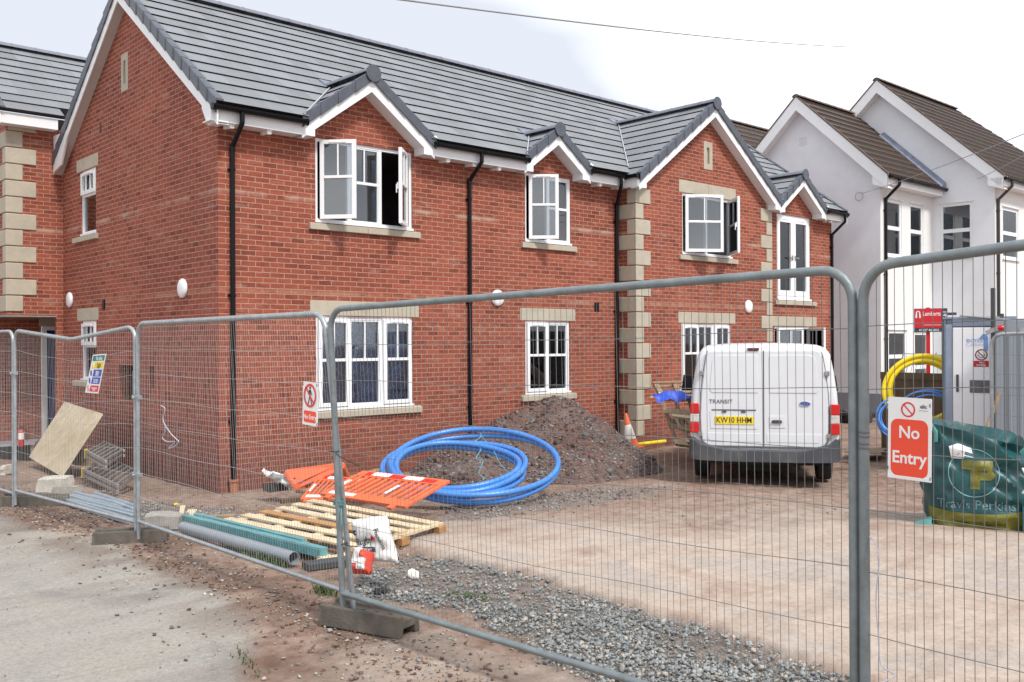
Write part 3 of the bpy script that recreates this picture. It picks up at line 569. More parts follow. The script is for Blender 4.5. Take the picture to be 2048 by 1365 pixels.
# fascia, soffit, gutters, corbel brackets
segs=[(-.22,1.17),(3.55,5.55),(7.22,8.16),(15.7,16.6)]
for a,b in segs: m=MB(); m.box(a,b,-.27,-.25,5.06,5.24); m.box(a,b,-.25,0,5.065,5.08); build('fascia',m,fascia_m,house)
m=MB(); m.box(8.16,8.19,-.62,-.25,5.03,5.2); m.box(8.19,8.34,-.62,-.0,5.04,5.055); build('fascia',m,fascia_m,house)
for a,b in segs:
    k=int((b-a)/.56)+1
    for i in range(k):
        u=a+.32+i*.56
        if u>b-.05: break
        m=MB(); m.box(u-.035,u+.035,-.235,-.16,5.0,5.065); m.box(u-.045,u+.045,-.245,-.10,5.04,5.066); m.box(u-.03,u+.03,-.1,-.0,5.02,5.066); build('corbel_bracket',m,fascia_m,house,bevel=.01)
def gutter(p,q,parent,r=.062,name='gutter'):
    p,q=Vector(p),Vector(q); d=(q-p).normalized(); sdv=d.cross(Vector((0,0,1))).normalized(); m=MB(); K=9; vs=[]
    for t in (p,q):
        for rr in (r,r-.006):
            for k in range(K): an=math.pi+math.pi*k/(K-1); vs.append(t+sdv*rr*math.cos(an)+Vector((0,0,rr*1.05*math.sin(an))))
    fs=[]
    for k in range(K-1): fs+=[(k,k+1,2*K+k+1,2*K+k),(K+k,K+k+1,3*K+k+1,3*K+k),(k,k+1,K+k+1,K+k),(2*K+k,2*K+k+1,3*K+k+1,3*K+k)]
    fs+=[(0,K,3*K,2*K),(K-1,2*K-1,4*K-1,3*K-1)]
    m.grp(vs,fs)
    Lg=(q-p).length; nb=max(2,int(Lg/.9)+1)
    for i in range(nb):
        c=p+d*(.04+(Lg-.08)*i/(nb-1))
        for dx in (-.02,.02): pass
        vs=[]
        for t in (c-d*.022,c+d*.022):
            for k in range(K): an=math.pi+math.pi*k/(K-1); vs.append(t+sdv*(r+.008)*math.cos(an)+Vector((0,0,(r+.008)*1.05*math.sin(an)+.003)))
        m.grp(vs,[(k,k+1,K+k+1,K+k) for k in range(K-1)])
    for t in (p,q): m.tube([t-d*.004-Vector((0,0,.03)),t+d*.004-Vector((0,0,.03))],r*.85,12)
    return build(name,m,blackp,parent,fix=False)
for a,b in ((-.24,1.2),(3.52,5.58),(7.2,8.12),(15.68,16.6)): gutter((a,-.345,5.262),(b,-.345,5.262),house)
gutter((8.12,-.34,5.255),(8.12,-.66,5.25),house)
def downpipe(x,ytop,wy,zb,zt,parent,neck=.28,name='downpipe',r=.034,mat=None,ax=0,dx=0):
    m=MB(); yw=wy-.05
    pts=[(x+dx,ytop,zt),(x+dx,ytop,zt-.14),(x,yw,zt-.14-neck),(x,yw,zb)]
    m.tube([pts[0],pts[1]],r*1.05,12); m.tube([Vector(pts[1])+Vector((0,0,.02)),pts[1],pts[2],Vector(pts[2])-Vector((0,0,.02))],r,12); m.tube([pts[2],pts[3]],r,12)
    m.tube([Vector(pts[2])+Vector((0,0,.03)),Vector(pts[2])-Vector((0,0,.07))],r*1.2,12)
    z=pts[2][2]-.3
    while z>zb+.3:
        m.tube([(x,yw,z),(x,yw,z-.03)],r*1.22,12); m.box(x-.055,x+.055,yw+r*.6,wy+.0,z-.03,z); z-=1.75
    return build(name,m,mat or blackp,parent,smooth=True)
downpipe(.19,-.345,0,.12,5.21,house); downpipe(4.47,-.345,0,.05,5.21,house,dx=.02); downpipe(8.2,-.345,0,.05,5.21,house,neck=.35,dx=-.2); downpipe(16.36,-.345,0,.05,5.2,house,neck=.32,dx=.12)
m=MB(); m.lathe((.19,-.05,-.05),[(.055,0),(.055,.19),(.07,.19),(.07,.22),(.045,.22)],n=16); build('clay_gully',m,clay,house,smooth=True)
# wall fittings: round lamps, vents
def bulk(M_,u,z):
    m=MB(M_); m.lathe((u,0,z),[(.135,0.0),(.143,.012),(.14,.03),(.125,.045),(.07,.055),(.01,.057)],ax='y',n=28); build('wall_lamp',m,white_plastic,house,smooth=True)
bulk(FR,5.12,2.83); bulk(FB,12.08,2.82); bulk(FG,1.15,2.87); bulk(FG,6.15,2.88)
def ventb(M_,u,z):
    m=MB(M_); m.box(u-.06,u+.06,0,.012,z-.085,z+.085)
    for i in range(3):
        for j in range(2): m.box(u-.05+j*.055,u-.008+j*.055,.012,.02,z-.07+i*.05,z-.035+i*.05)
    build('air_vent',m,blackp,house)
ventb(FR,7.66,2.73); ventb(FG,4.42,2.74)
m=MB(); m.lathe((-.01,4.55,5.77),[(.04,0),(.04,.012)],ax='x',n=10); m.box(-.005,.0,4.52,4.58,5.72,5.86); build('wall_hole',m,blackp,house)
# ---- left wing over the passage
ww=MB(); WY=6.57; WX=-.97; WB=2.60
wallsheet(ww,[(WX,6.1),(0.0,6.1)],WB,[],lambda u,z:(u,WY,z))
ww.face([(WX,WY,WB),(WX,14,WB),(WX,14,6.1),(WX,10.3,7.8),(WX,WY,6.1)])
ww.face([(-.12,WY,-.3),(0,WY,-.3),(0,WY,WB),(-.12,WY,WB)]); ww.face([(-.12,WY,-.3),(-.12,WY+.1,-.3),(-.12,WY+.1,WB),(-.12,WY,WB)])
ww.face([(-6,8.0,-.3),(.02,8.0,-.3),(.02,8.0,WB),(-6,8.0,WB)]); ww.face([(.02,8.0,2.42),(1.2,8.0,2.42),(1.2,8.0,WB),(.02,8.0,WB)]); ww.face([(1.2,WY+.1,-.3),(1.2,8.0,-.3),(1.2,8.0,WB),(1.2,WY+.1,WB)])
build('wing_wall',ww,brick,house,fix=False,wall=True)
m=MB(); m.box(WX,1.2,WY+.01,12,WB-.03,WB); build('passage_ceiling',m,conc,house)
m=MB(); m.box(.12,1.0,8.05,8.10,.0,2.34); build('blue_door',m,bluedoor,house)
m=MB(); m.box(.03,.12,7.97,8.06,.0,2.42); m.box(.12,1.05,7.97,8.06,2.34,2.42); build('door_frame',m,upvc,house)
m=MB(); m.box(-.02,1.0,7.985,8.0,2.425,2.58); build('lintel',m,stone,house)
m=MB()
for k in range(11):
    z=2.665+.3005*k; wide=(k%2==1); h=.285; lf=.50 if wide else .27; lr=.2 if wide else .42; p=.022
    m.box(WX-p,WX+lf,WY-p,WY+.02,z,z+h); m.box(WX-p,WX+.02,WY+.02,WY+lr,z,z+h)
m.box(WX+.02,WX+.5,WY-.012,WY+.02,5.97,6.04)
build('quoin',m,stone,house,bevel=.012)
wing=Slope((-1.18,6.20,6.26),(1,0,0),(0,1,0),MSL)
def wing_inter(t0,t1): 
    f=lambda t:max(1.05,6.)
    def g(t):
        z=6.26+MSL*t; y=6.2+t; zm=7.92-MSL*(y-3.285)   # main rear slope height there
        return 6.2 if z>zm else 6.2
    return [(0,6.2,0,6.2)] if t0>.2 else [(0,1.1,0,1.1)]
roofobj('wing_roof',lambda mb,uv:courses(mb,wing,2.5,wing_inter,2.5/9,uv))
ridge(house,(-1.2,8.7,8.125),(5,8.7,8.125),r=.115); verge(house,wing,2.5,2.5/9,a=0,side=-1)
wb=Slope((-1.18,11.2,6.26),(1,0,0),(0,-1,0),MSL); roofobj('wing_rear_roof',lambda mb,uv:courses(mb,wb,2.5,rect_inter(0,6.2),2.5/9,uv))
m=MB(); m.box(-1.16,-.17,6.28,6.30,6.03,6.22); m.box(-1.16,-.17,6.30,6.60,6.035,6.05); m.hexa([wing.P(0,0,-.26),wing.P(.02,0,-.26),wing.P(.02,2.5,-.26),wing.P(0,2.5,-.26),wing.P(0,0,-.09),wing.P(.02,0,-.09),wing.P(.02,2.5,-.09),wing.P(0,2.5,-.09)]); build('wing_fascia',m,fascia_m,house)
# ================================================================= WHITE RENDERED HOUSE
wh=thing('rendered_house','white rendered house with two stepped gables and brown tiled roofs beyond the brick house','house',(19,0,0)); WO=Vector((-19,0,0))
def wl(mb): mb.M=Matrix.Translation(WO); return mb
S1=.95; X1=19.; X2=22.2; YF2=-1.75
ridge1=(2.54,9.20)
m=wl(MB()); wallsheet(m,[(0,6.66),(2.36,6.66+2.36*S1),(4.72,6.66)],-1,[],lambda u,z:(X1,u,z)); 
ridY=1.55; z2=6.5
wallsheet(m,[(YF2,6.75),(ridY,6.75+3.3*.95),(ridY+3.3,6.75)],-1,[(-1.13,-.22,4.45,6.02)],lambda u,z:(X2,u,z)); reveals(m,(-1.13,-.22,4.45,6.02),lambda u,d,z:(X2+d,u,z),.09)
build('gable_wall',m,render_w,wh,fix=False)
m=wl(MB()); hs=[(19.38,20.24,4.40,5.95),(20.76,21.58,4.40,5.95),(19.42,20.5,.9,2.34),(20.98,21.85,.3,2.30)]
wallsheet(m,[(X1,6.5),(X2,6.5)],-1,hs,lambda u,z:(u,0,z)); 
for h in hs: reveals(m,h,lambda u,d,z:(u,d,z),.09)
hs2=[(22.75,23.9,4.40,5.85)]
wallsheet(m,[(X2,6.6),(32,6.6)],-1,hs2,lambda u,z:(u,YF2,z)); reveals(m,hs2[0],lambda u,d,z:(u,YF2+d,z),.09)
build('front_wall',m,render_f,wh,fix=False)
m=wl(MB()); m.face([(X1+.2,1.5,-1),(32,1.5,-1),(32,1.5,6.4),(X1+.2,1.5,6.4)]); build('interior_wall',m,plaster_l,wh,fix=False)
FW=frame((-19,0,0),(1,0,0),(0,-1,0),(0,0,1)); FW2=frame((-19,YF2,0),(1,0,0),(0,-1,0),(0,0,1)); FWG=frame((X2-19,0,0),(0,1,0),(-1,0,0),(0,0,1))
def sashwin(M_,u0,u1,z0,z1,mid=.5,lab=None):
    f=MB(M_); d0,d1=-.085,-.02; fw=.075
    f.box(u0,u1,d0,d1,z0,z0+fw); f.box(u0,u1,d0,d1,z1-fw,z1); f.box(u0,u0+fw,d0,d1,z0+fw,z1-fw); f.box(u1-fw,u1,d0,d1,z0+fw,z1-fw); zm=z0+(z1-z0)*mid
    f.box(u0+fw,u1-fw,d0,d1+.012,zm-.055,zm+.055); f.box(u0-.05,u1+.05,-.02,.05,z0-.05,z0-.004); f.box(u0-.05,u1+.05,.0,.03,z1+.02,z1+.045)
    w_=build('window',f,upvc,wh,bevel=.004)
    g=MB(M_); g.box(u0+fw-.01,u1-fw+.01,d0+.03,d0+.04,z0+fw-.01,z1-fw+.01); build('glass',g,glass,w_)
    c=MB(M_); c.box(u0+.05,u1-.05,d0-.10,d0-.09,z0+.05,z1-.05); build('net_curtain',c,plaster_l,w_)
    if lab: w_['label']=lab
for h in hs: sashwin(FW,*h)
sashwin(FW2,*hs2[0]); sashwin(FWG,-1.13,-.22,4.45,6.02)
r1f=Slope((X1-.32-19,-.36,6.50),(1,0,0),(0,1,0),S1); r1b=Slope((X1-.32-19,5.08,6.50),(1,0,0),(0,-1,0),S1); T1=2.72
r2f=Slope((X2-.32-19,-2.10,6.60),(1,0,0),(0,1,0),.925); r2b=Slope((X2-.32-19,5.2,6.60),(1,0,0),(0,-1,0),.925); T2=3.65
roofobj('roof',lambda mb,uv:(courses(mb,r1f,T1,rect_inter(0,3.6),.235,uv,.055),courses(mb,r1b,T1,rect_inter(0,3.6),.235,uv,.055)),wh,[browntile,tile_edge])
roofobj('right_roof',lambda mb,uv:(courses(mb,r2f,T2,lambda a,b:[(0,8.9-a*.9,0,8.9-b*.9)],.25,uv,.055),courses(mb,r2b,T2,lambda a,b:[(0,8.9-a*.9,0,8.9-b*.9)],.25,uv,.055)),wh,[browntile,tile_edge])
# pan-tile rolls
def rolls(S,T,a0,a1,step=.16,fn=None):
    m=MB(); a=a0
    while a<(a1 if fn is None else a1):
        t1=T if fn is None else min(T,fn(a))
        if t1>.1: m.hexa([S.P(a,-.02,.02),S.P(a+.055,-.02,.02),S.P(a+.055,t1,.0),S.P(a,t1,.0),S.P(a+.012,-.02,.058),S.P(a+.043,-.02,.058),S.P(a+.043,t1,.036),S.P(a+.012,t1,.036)])
        a+=step
    build('tile_rolls',m,browntile,wh,uv=[(0,0)]*len(m.v))
rolls(r1f,T1,.06,3.55); rolls(r2f,T2,.06,8.8,fn=lambda a:(8.9-a)/.9)
ridge(wh,(X1-.34-19,2.36,6.5+T1*S1+.05),(X2+.2-19,2.36,6.5+T1*S1+.05),mat=browntile_r if False else mk('brown_ridge',(.13,.09,.075),.8,var=.35,scale=8,dirt=(.10,.10,.05),dirtamt=.6)); ridge(wh,(X2-.34-19,1.55,6.6+T2*.925+.05),(X2-.34+5.6-19,1.55,6.6+T2*.925+.05),mat=MATS['brown_ridge'])
def wbarge(S,T): 
    m=MB(); m.hexa([S.P(0,0,-.38),S.P(.03,0,-.38),S.P(.03,T,-.38),S.P(0,T,-.38),S.P(0,0,.0),S.P(.03,0,.0),S.P(.03,T,.0),S.P(0,T,.0)]); m.face([S.P(.03,0,-.36),S.P(.33,0,-.36),S.P(.33,T,-.36),S.P(.03,T,-.36)]); build('bargeboard',m,fascia_m,wh)
    m=MB(); m.hexa([S.P(-.015,-.02,.0),S.P(.06,-.02,.0),S.P(.06,T,.0),S.P(-.015,T,.0),S.P(-.015,-.02,.06),S.P(.06,-.02,.06),S.P(.06,T,.05),S.P(-.015,T,.05)]); build('verge_edge',m,MATS['brown_ridge'],wh)
for S,T in ((r1f,T1),(r1b,T1),(r2f,T2),(r2b,T2)): wbarge(S,T)
for xx,yy,zz,sl_ in ((X1-19,-.36,6.5,S1),(X2-19,-2.10,6.6,.95)):
    m=MB(); m.prism([(yy,zz-.38),(yy,zz-.02),(yy+.42,zz+.42*sl_-.05),(yy+.42,zz-.22),(yy+.30,zz-.26)],xx-.315,xx-.28,ax=0); build('boxed_eaves_end',m,fascia_m,wh)
m=wl(MB()); m.box(X1-.28,X2-.02,-.33,-.0,6.26,6.46); m.box(X2-.32,32,-2.07,-1.75,6.35,6.56); build('boxed_eaves',m,fascia_m,wh)
gutter((X1-.25-19,-.41,6.47),(X2-.02-19,-.41,6.47),wh); gutter((X2-.3-19,-2.15,6.56),(10,-2.15,6.56),wh)
m=MB(); m.hexa([r1f.P(3.18,-.05,.03),r1f.P(3.5,-.05,.03),r1f.P(3.5,T1-.9,.03),r1f.P(3.18,T1-.9,.03),r1f.P(3.18,-.05,.06),r1f.P(3.5,-.05,.2),r1f.P(3.5,T1-.9,.2),r1f.P(3.18,T1-.9,.06)]); build('lead_flashing',m,lead,wh)
brownplastic=mk('dark_brown_plastic',(.035,.028,.03),.35)
downpipe(19.22-19,-.41,0,.0,6.42,wh,neck=.35,dx=.06,r=.04); downpipe(22.32-19,-2.15,YF2,.0,6.5,wh,neck=.35,dx=.05,r=.04,mat=brownplastic)
m=wl(MB()); 
for k in range(6): m.box(X1-.012,X1,2.2,2.45,7.72+k*.045,7.745+k*.045)
m.box(X1-.02,X1,-.0,.0+.0001,0,0.001); 
for k in range(4): m.box(X1-.02,X1,.40,.62,2.72+k*.05,2.75+k*.05)
build('air_vent',m,render_f,wh)
m=wl(MB()); m.box(X1-.02,X1,.0,6.3,-.5,.62); build('plinth',m,greybox,wh)
rear=Slope((1.0,3.4,6.3),(1,0,0),(0,1,0),.945); roofobj('rear_wing_roof',lambda mb,uv:courses(mb,rear,3.6,rect_inter(0,6.5),.24,uv,.045),wh,[browntile,tile_edge]); rolls(rear,3.6,.06,6.4); ridge(wh,(1.0,7.0,9.75),(7.5,7.0,9.75),mat=MATS['brown_ridge'])
m=wl(MB()); m.box(20.2,30,3.8,10,-1,6.3); build('rear_wing_wall',m,render_w,wh)
m=MB(); p=onX(1717,393,18.9); K=22; m.M=Matrix.Translation(WO); m.ring((18.93,p.y,p.z),.115,.008,'x',K,6); 
build('cable_loop',m,cablegrey,wh,smooth=True)
# service cables to the white house
def cablething(name,pts,r,mat,label,cat,group=None,sag=0,n=24):
    a,b=Vector(pts[0]),Vector(pts[1]); m=MB(); m.tube([(a.lerp(b,i/n)-Vector((0,0,sag*4*(i/n)*(1-i/n))))-a for i in range(n+1)],r,6); o=build(name,m,mat,smooth=True); o.location=a; tag(o,label,cat,group); return o
cablething('overhead_cable',(atD(700,-14,13),atD(1692,94,34)),.014,cablegrey,'thin overhead cable crossing the sky above the brick house roof','cable',sag=.12)
cablething('service_cable',(onX(1722,388,18.9),atD(2080,255,14)),.007,cablegrey,'thin cable running from the loop on the white gable wall up to the right','cable',sag=.05)
cablething('service_cable',(onY(1955,358,-1.7),atD(2080,292,14)),.007,cablegrey,'thin cable fixed under the eaves of the right white gable','cable',sag=.03)
# ================================================================= GROUND
rng=np.random.RandomState(3)
def vnoise(x,y,s,seed=0):
    X=x/s+seed*17.3; Y=y/s+seed*9.1; i=np.floor(X).astype(int); j=np.floor(Y).astype(int); fx=X-i; fy=Y-j; fx=fx*fx*(3-2*fx); fy=fy*fy*(3-2*fy)
    def h(a,b): v=np.sin(a*127.1+b*311.7+seed*74.7)*43758.5453; return v-np.floor(v)
    return (h(i,j)*(1-fx)+h(i+1,j)*fx)*(1-fy)+(h(i,j+1)*(1-fx)+h(i+1,j+1)*fx)*fy
def fbm(x,y,s,seed=0,o=4):
    t=0;a=.5
    for k in range(o): t=t+a*vnoise(x,y,s/2**k,seed+k); a*=.5
    return t
def sstep(a,b,x): t=np.clip((x-a)/(b-a),0,1); return t*t*(3-2*t)
def gz(x,y):
    x=np.asarray(x,float); y=np.asarray(y,float)
    a=sstep(-.4,-6.,y); b=sstep(-.5,-2.2,x)
    return .20*np.maximum(a,b)*(1-.75*sstep(3.2,6.5,x)) - .02
def gzf(x,y): return float(gz(x,y))
def axis(lo,hi,step,far):
    c=list(np.arange(lo,hi,step)); s=step; v=c[-1]
    while v<far: s*=1.35; v+=s; c.append(v)
    s=step; v=c[0]; pre=[]
    while v>-far: s*=1.35; v-=s; pre.append(v)
    return np.array(pre[::-1]+c)
ax_=axis(-6.5,12.,.045,600); ay_=axis(-12.2,4.5,.045,600); GX,GY=np.meshgrid(ax_,ay_)
def poly_w(pp,jit=.10,seed=0,z=.19):
    P=[onZ(x,y,z) for x,y in pp]; return np.array([(p.x,p.y) for p in P])
def inside(x,y,P):
    r=np.zeros(x.shape,bool); n=len(P); j=n-1
    for i in range(n):
        xi,yi=P[i];xj,yj=P[j]
        if yi!=yj: c=((yi>y)!=(yj>y))&(x<(xj-xi)*(y-yi)/(yj-yi)+xi); r^=c
        j=i
    return r
def soft(x,y,P,blur=.05,jit=.12,seed=0):
    dx=(fbm(x,y,.5,seed)-.5)*2*jit+(vnoise(x,y,.07,seed+5)-.5)*jit*.5; dy=(fbm(x,y,.5,seed+11)-.5)*2*jit+(vnoise(x,y,.07,seed+6)-.5)*jit*.5; s=0
    for a,b in ((0,0),(1,0),(-1,0),(0,1),(0,-1),(.7,.7),(-.7,.7),(.7,-.7),(-.7,-.7)): s=s+inside(x+dx+a*blur,y+dy+b*blur,P)
    return s/9.
CONC=poly_w([(790,1080),(860,1040),(1000,1015),(1200,975),(1500,970),(1900,990),(2500,1080),(2700,1500),(1900,1440),(1690,1345),(1450,1270),(1230,1200),(1050,1145),(930,1120)])
GRAV=poly_w([(700,1150),(830,1118),(930,1120),(1050,1145),(1230,1200),(1450,1270),(1690,1345),(1760,1400),(1500,1460),(1200,1380),(1060,1280),(930,1215),(720,1195)])
GRAV2=poly_w([(120,1000),(285,985),(440,985),(560,1010),(620,1035),(440,1040),(300,1055),(170,1030)])
GRAV3=poly_w([(880,1005),(1000,985),(1160,970),(1340,962),(1300,985),(1100,1010),(980,1030),(930,1060),(860,1050)])
ROAD=np.array([(-60,4.),(-2.95,2.2),(-3.0,-.4),(-2.85,-2.2),(-2.62,-3.1),(-2.68,-4.6),(-2.75,-5.7),(-2.80,-6.5),(-3.15,-7.1),(-3.5,-7.75),(-3.9,-8.4),(-4.6,-9.3),(-6,-11),(-60,-14)])
FORE=poly_w([(690,1310),(860,1262),(1100,1330),(1300,1400),(1200,1900),(420,1900),(560,1400)])
dep=.67*GX-.74*(-GY); dep=.67*GX+.74*GY
fadeC=1-sstep(-4.6,-2.2,dep+(fbm(GX,GY,1.3,51)-.5)*2.6+(fbm(GX,GY,.3,52)-.5)*.8)
mC=soft(GX,GY,CONC,.07,.16,1)*(.15+.85*fadeC); mG=soft(GX,GY,GRAV,.10,.25,2)*(1-mC)*(.62+.38*sstep(.32,.55,fbm(GX,GY,.8,31))); mG=np.maximum(mG,soft(GX,GY,GRAV2,.15,.3,3)*.75); mG=np.maximum(mG,soft(GX,GY,GRAV3,.12,.3,4)*.6*(1-mC))
mR=soft(GX,GY,ROAD,.07,.16,5); mF=soft(GX,GY,FORE,.12,.2,6)
mC=np.clip(mC+mF*.75,0,1)*(1-mR); mG*=(1-mR)
soil=1-np.clip(mC+mG+mR,0,1)
Z=gz(GX,GY)+ (fbm(GX,GY,1.6,20)-.5)*.035+(fbm(GX,GY,.35,21)-.5)*(.006+.028*soil+.03*mG)+(vnoise(GX,GY,.07,22)-.5)*(.001+.009*soil+.014*mG)
Z+=.04*sstep(.3,.8,mC)*(1-mF)   # slab stands slightly proud of the gravel
dbx=np.clip(1-np.abs(GX+2.65+(fbm(GX,GY,.6,61)-.5)*.5)/.75,0,1); mDb=np.clip(dbx*1.6*sstep(.35,.6,fbm(GX,GY,.45,62)+.08),0,1)*(1-.5*mC); wed=np.clip(1-np.abs((GX+3.15)+(GY+7.6)*.35+(fbm(GX,GY,.5,63)-.5)*.4)/.55,0,1)*sstep(-7.0,-7.5,GY)*(1-sstep(-9,-9.8,GY)); mDb=np.maximum(mDb*.5,wed*.6)
far=np.maximum(np.abs(GX-2),np.abs(GY+4)); Z=np.where(far>14,gz(GX,GY)-.01,Z)
ny,nx=GX.shape; vv=np.stack([GX.ravel(),GY.ravel(),Z.ravel()],1)
idx=np.arange(ny*nx).reshape(ny,nx); ff=np.stack([idx[:-1,:-1].ravel(),idx[:-1,1:].ravel(),idx[1:,1:].ravel(),idx[1:,:-1].ravel()],1)
me=bpy.data.meshes.new('ground'); me.vertices.add(len(vv)); me.vertices.foreach_set('co',vv.ravel()); me.loops.add(ff.size); me.loops.foreach_set('vertex_index',ff.ravel()); me.polygons.add(len(ff)); me.polygons.foreach_set('loop_start',np.arange(0,ff.size,4)); me.polygons.foreach_set('loop_total',np.full(len(ff),4)); me.update(); me.polygons.foreach_set('use_smooth',[True]*len(ff))
ca=me.color_attributes.new('zones','FLOAT_COLOR','POINT'); ca.data.foreach_set('color',np.stack([mC.ravel(),mG.ravel(),mR.ravel(),mDb.ravel()],1).ravel())
ground=bpy.data.objects.new('ground',me); scene.collection.objects.link(ground); ground['kind']='structure'
m,n,l,b=newmat('yard_ground'); tcn=n.new('ShaderNodeTexCoord'); v=tcn.outputs['Object']; at=n.new('ShaderNodeVertexColor'); at.layer_name='zones'; sp=n.new('ShaderNodeSeparateColor'); l.new(at.outputs[0],sp.inputs[0])
nA=nnode(n,l,'',.9,6,.65,v,.5); nB=nnode(n,l,'',7,6,.7,v); nC=nnode(n,l,'',45,5,.7,v)
so_=ramp(n,l,nA.outputs[0],[(.3,(.225,.145,.115)),(.5,(.29,.21,.17)),(.7,(.34,.275,.23))]); sB=ramp(n,l,nB.outputs[0],[(.35,(.62,.56,.52)),(.6,(1.05,1.05,1.05)),(.8,(1.25,1.22,1.2))]); soilc=mixc(n,l,1,so_.outputs[0],sB.outputs[0],'MULTIPLY')
co_=ramp(n,l,nA.outputs[0],[(.32,(.34,.255,.21)),(.46,(.43,.355,.30)),(.6,(.38,.335,.305)),(.75,(.45,.37,.31))]); cB=ramp(n,l,nB.outputs[0],[(.3,(.84,.82,.8)),(.6,(1.05,1.04,1.03))]); concc=mixc(n,l,1,co_.outputs[0],cB.outputs[0],'MULTIPLY')
gr_=ramp(n,l,nB.outputs[0],[(.3,(.20,.185,.165)),(.6,(.27,.26,.245)),(.8,(.35,.30,.25))])
ro_=ramp(n,l,nA.outputs[0],[(.3,(.245,.23,.215)),(.48,(.31,.292,.27)),(.70,(.33,.295,.25))]); rB=ramp(n,l,nC.outputs[0],[(.3,(.83,.83,.84)),(.6,(1.07,1.07,1.06))]); roadc=mixc(n,l,1,ro_.outputs[0],rB.outputs[0],'MULTIPLY')
vg=n.new('ShaderNodeTexVoronoi'); vg.inputs['Scale'].default_value=75; l.new(v,vg.inputs['Vector']); vgs=n.new('ShaderNodeSeparateColor'); l.new(vg.outputs['Color'],vgs.inputs[0]); vgr=ramp(n,l,vgs.outputs[0],[(0,(.45,.45,.45)),(.6,(1,1,1)),(1,(1.6,1.55,1.5))]); vgd=ramp(n,l,vg.outputs['Distance'],[(.25,(1,1,1)),(.6,(.45,.45,.45))]); gr_=mixc(n,l,1,gr_.outputs[0],vgr.outputs[0],'MULTIPLY'); gr_=mixc(n,l,1,gr_.outputs[0],vgd.outputs[0],'MULTIPLY')
c=mixc(n,l,sp.outputs[0],soilc.outputs[0],concc.outputs[0]); c=mixc(n,l,sp.outputs[1],c.outputs[0],gr_.outputs[0]); c=mixc(n,l,sp.outputs[2],c.outputs[0],roadc.outputs[0])
c=mixc(n,l,at.outputs['Alpha'],c.outputs[0],(.115,.075,.055))
mpt=n.new('ShaderNodeMapping'); mpt.inputs['Rotation'].default_value=(0,0,R(-40)); mpt.inputs['Scale'].default_value=(.35,3.2,1); l.new(v,mpt.inputs[0]); nT=nnode(n,l,'',1.3,6,.62,mpt.outputs[0],.3); tR=ramp(n,l,nT.outputs[0],[(.36,(.91,.89,.875)),(.5,(1,1,1)),(.66,(1.05,1.045,1.04))]); c=mixc(n,l,1,c.outputs[0],tR.outputs[0],'MULTIPLY')
nF=nnode(n,l,'',210,3,.7,v); fR=ramp(n,l,nF.outputs[0],[(.32,(.74,.73,.72)),(.5,(1,1,1)),(.68,(1.2,1.2,1.19))]); c=mixc(n,l,1,c.outputs[0],fR.outputs[0],'MULTIPLY')
nM=nnode(n,l,'',22,6,.75,v); fM=ramp(n,l,nM.outputs[0],[(.33,(.84,.82,.80)),(.5,(1,1,1)),(.7,(1.1,1.1,1.09))]); c=mixc(n,l,1,c.outputs[0],fM.outputs[0],'MULTIPLY')
# grit: small dark and pale specks
vo=n.new('ShaderNodeTexVoronoi'); vo.inputs['Scale'].default_value=38; l.new(v,vo.inputs['Vector']); vr=ramp(n,l,vo.outputs['Distance'],[(.10,1.),(.20,0.)]); vs_=n.new('ShaderNodeSeparateColor'); l.new(vo.outputs['Color'],vs_.inputs[0])
pick=ramp(n,l,vs_.outputs[0],[(.80,0.),(.82,1.)]); mm=n.new('ShaderNodeMath'); mm.operation='MULTIPLY'; l.new(vr.outputs[0],mm.inputs[0]); l.new(pick.outputs[0],mm.inputs[1]); sc_=ramp(n,l,vs_.outputs[1],[(0,(.12,.10,.09)),(.6,(.2,.17,.15)),(.8,(.62,.58,.52))]); c=mixc(n,l,mm.outputs[0],c.outputs[0],sc_.outputs[0])
l.new(c.outputs[0],b.inputs['Base Color']); b.inputs['Roughness'].default_value=.95; b.inputs['Specular IOR Level'].default_value=.15
hm=mixc(n,l,.5,nC.outputs[0],nB.outputs[0]); bp=n.new('ShaderNodeBump'); bp.inputs['Strength'].default_value=.5; bp.inputs['Distance'].default_value=.012; l.new(hm.outputs[0],bp.inputs['Height']); l.new(bp.outputs[0],b.inputs['Normal']); me.materials.append(m)
gravelst=mk('gravel_chip',(.235,.25,.25),.9,var=.4,scale=4)
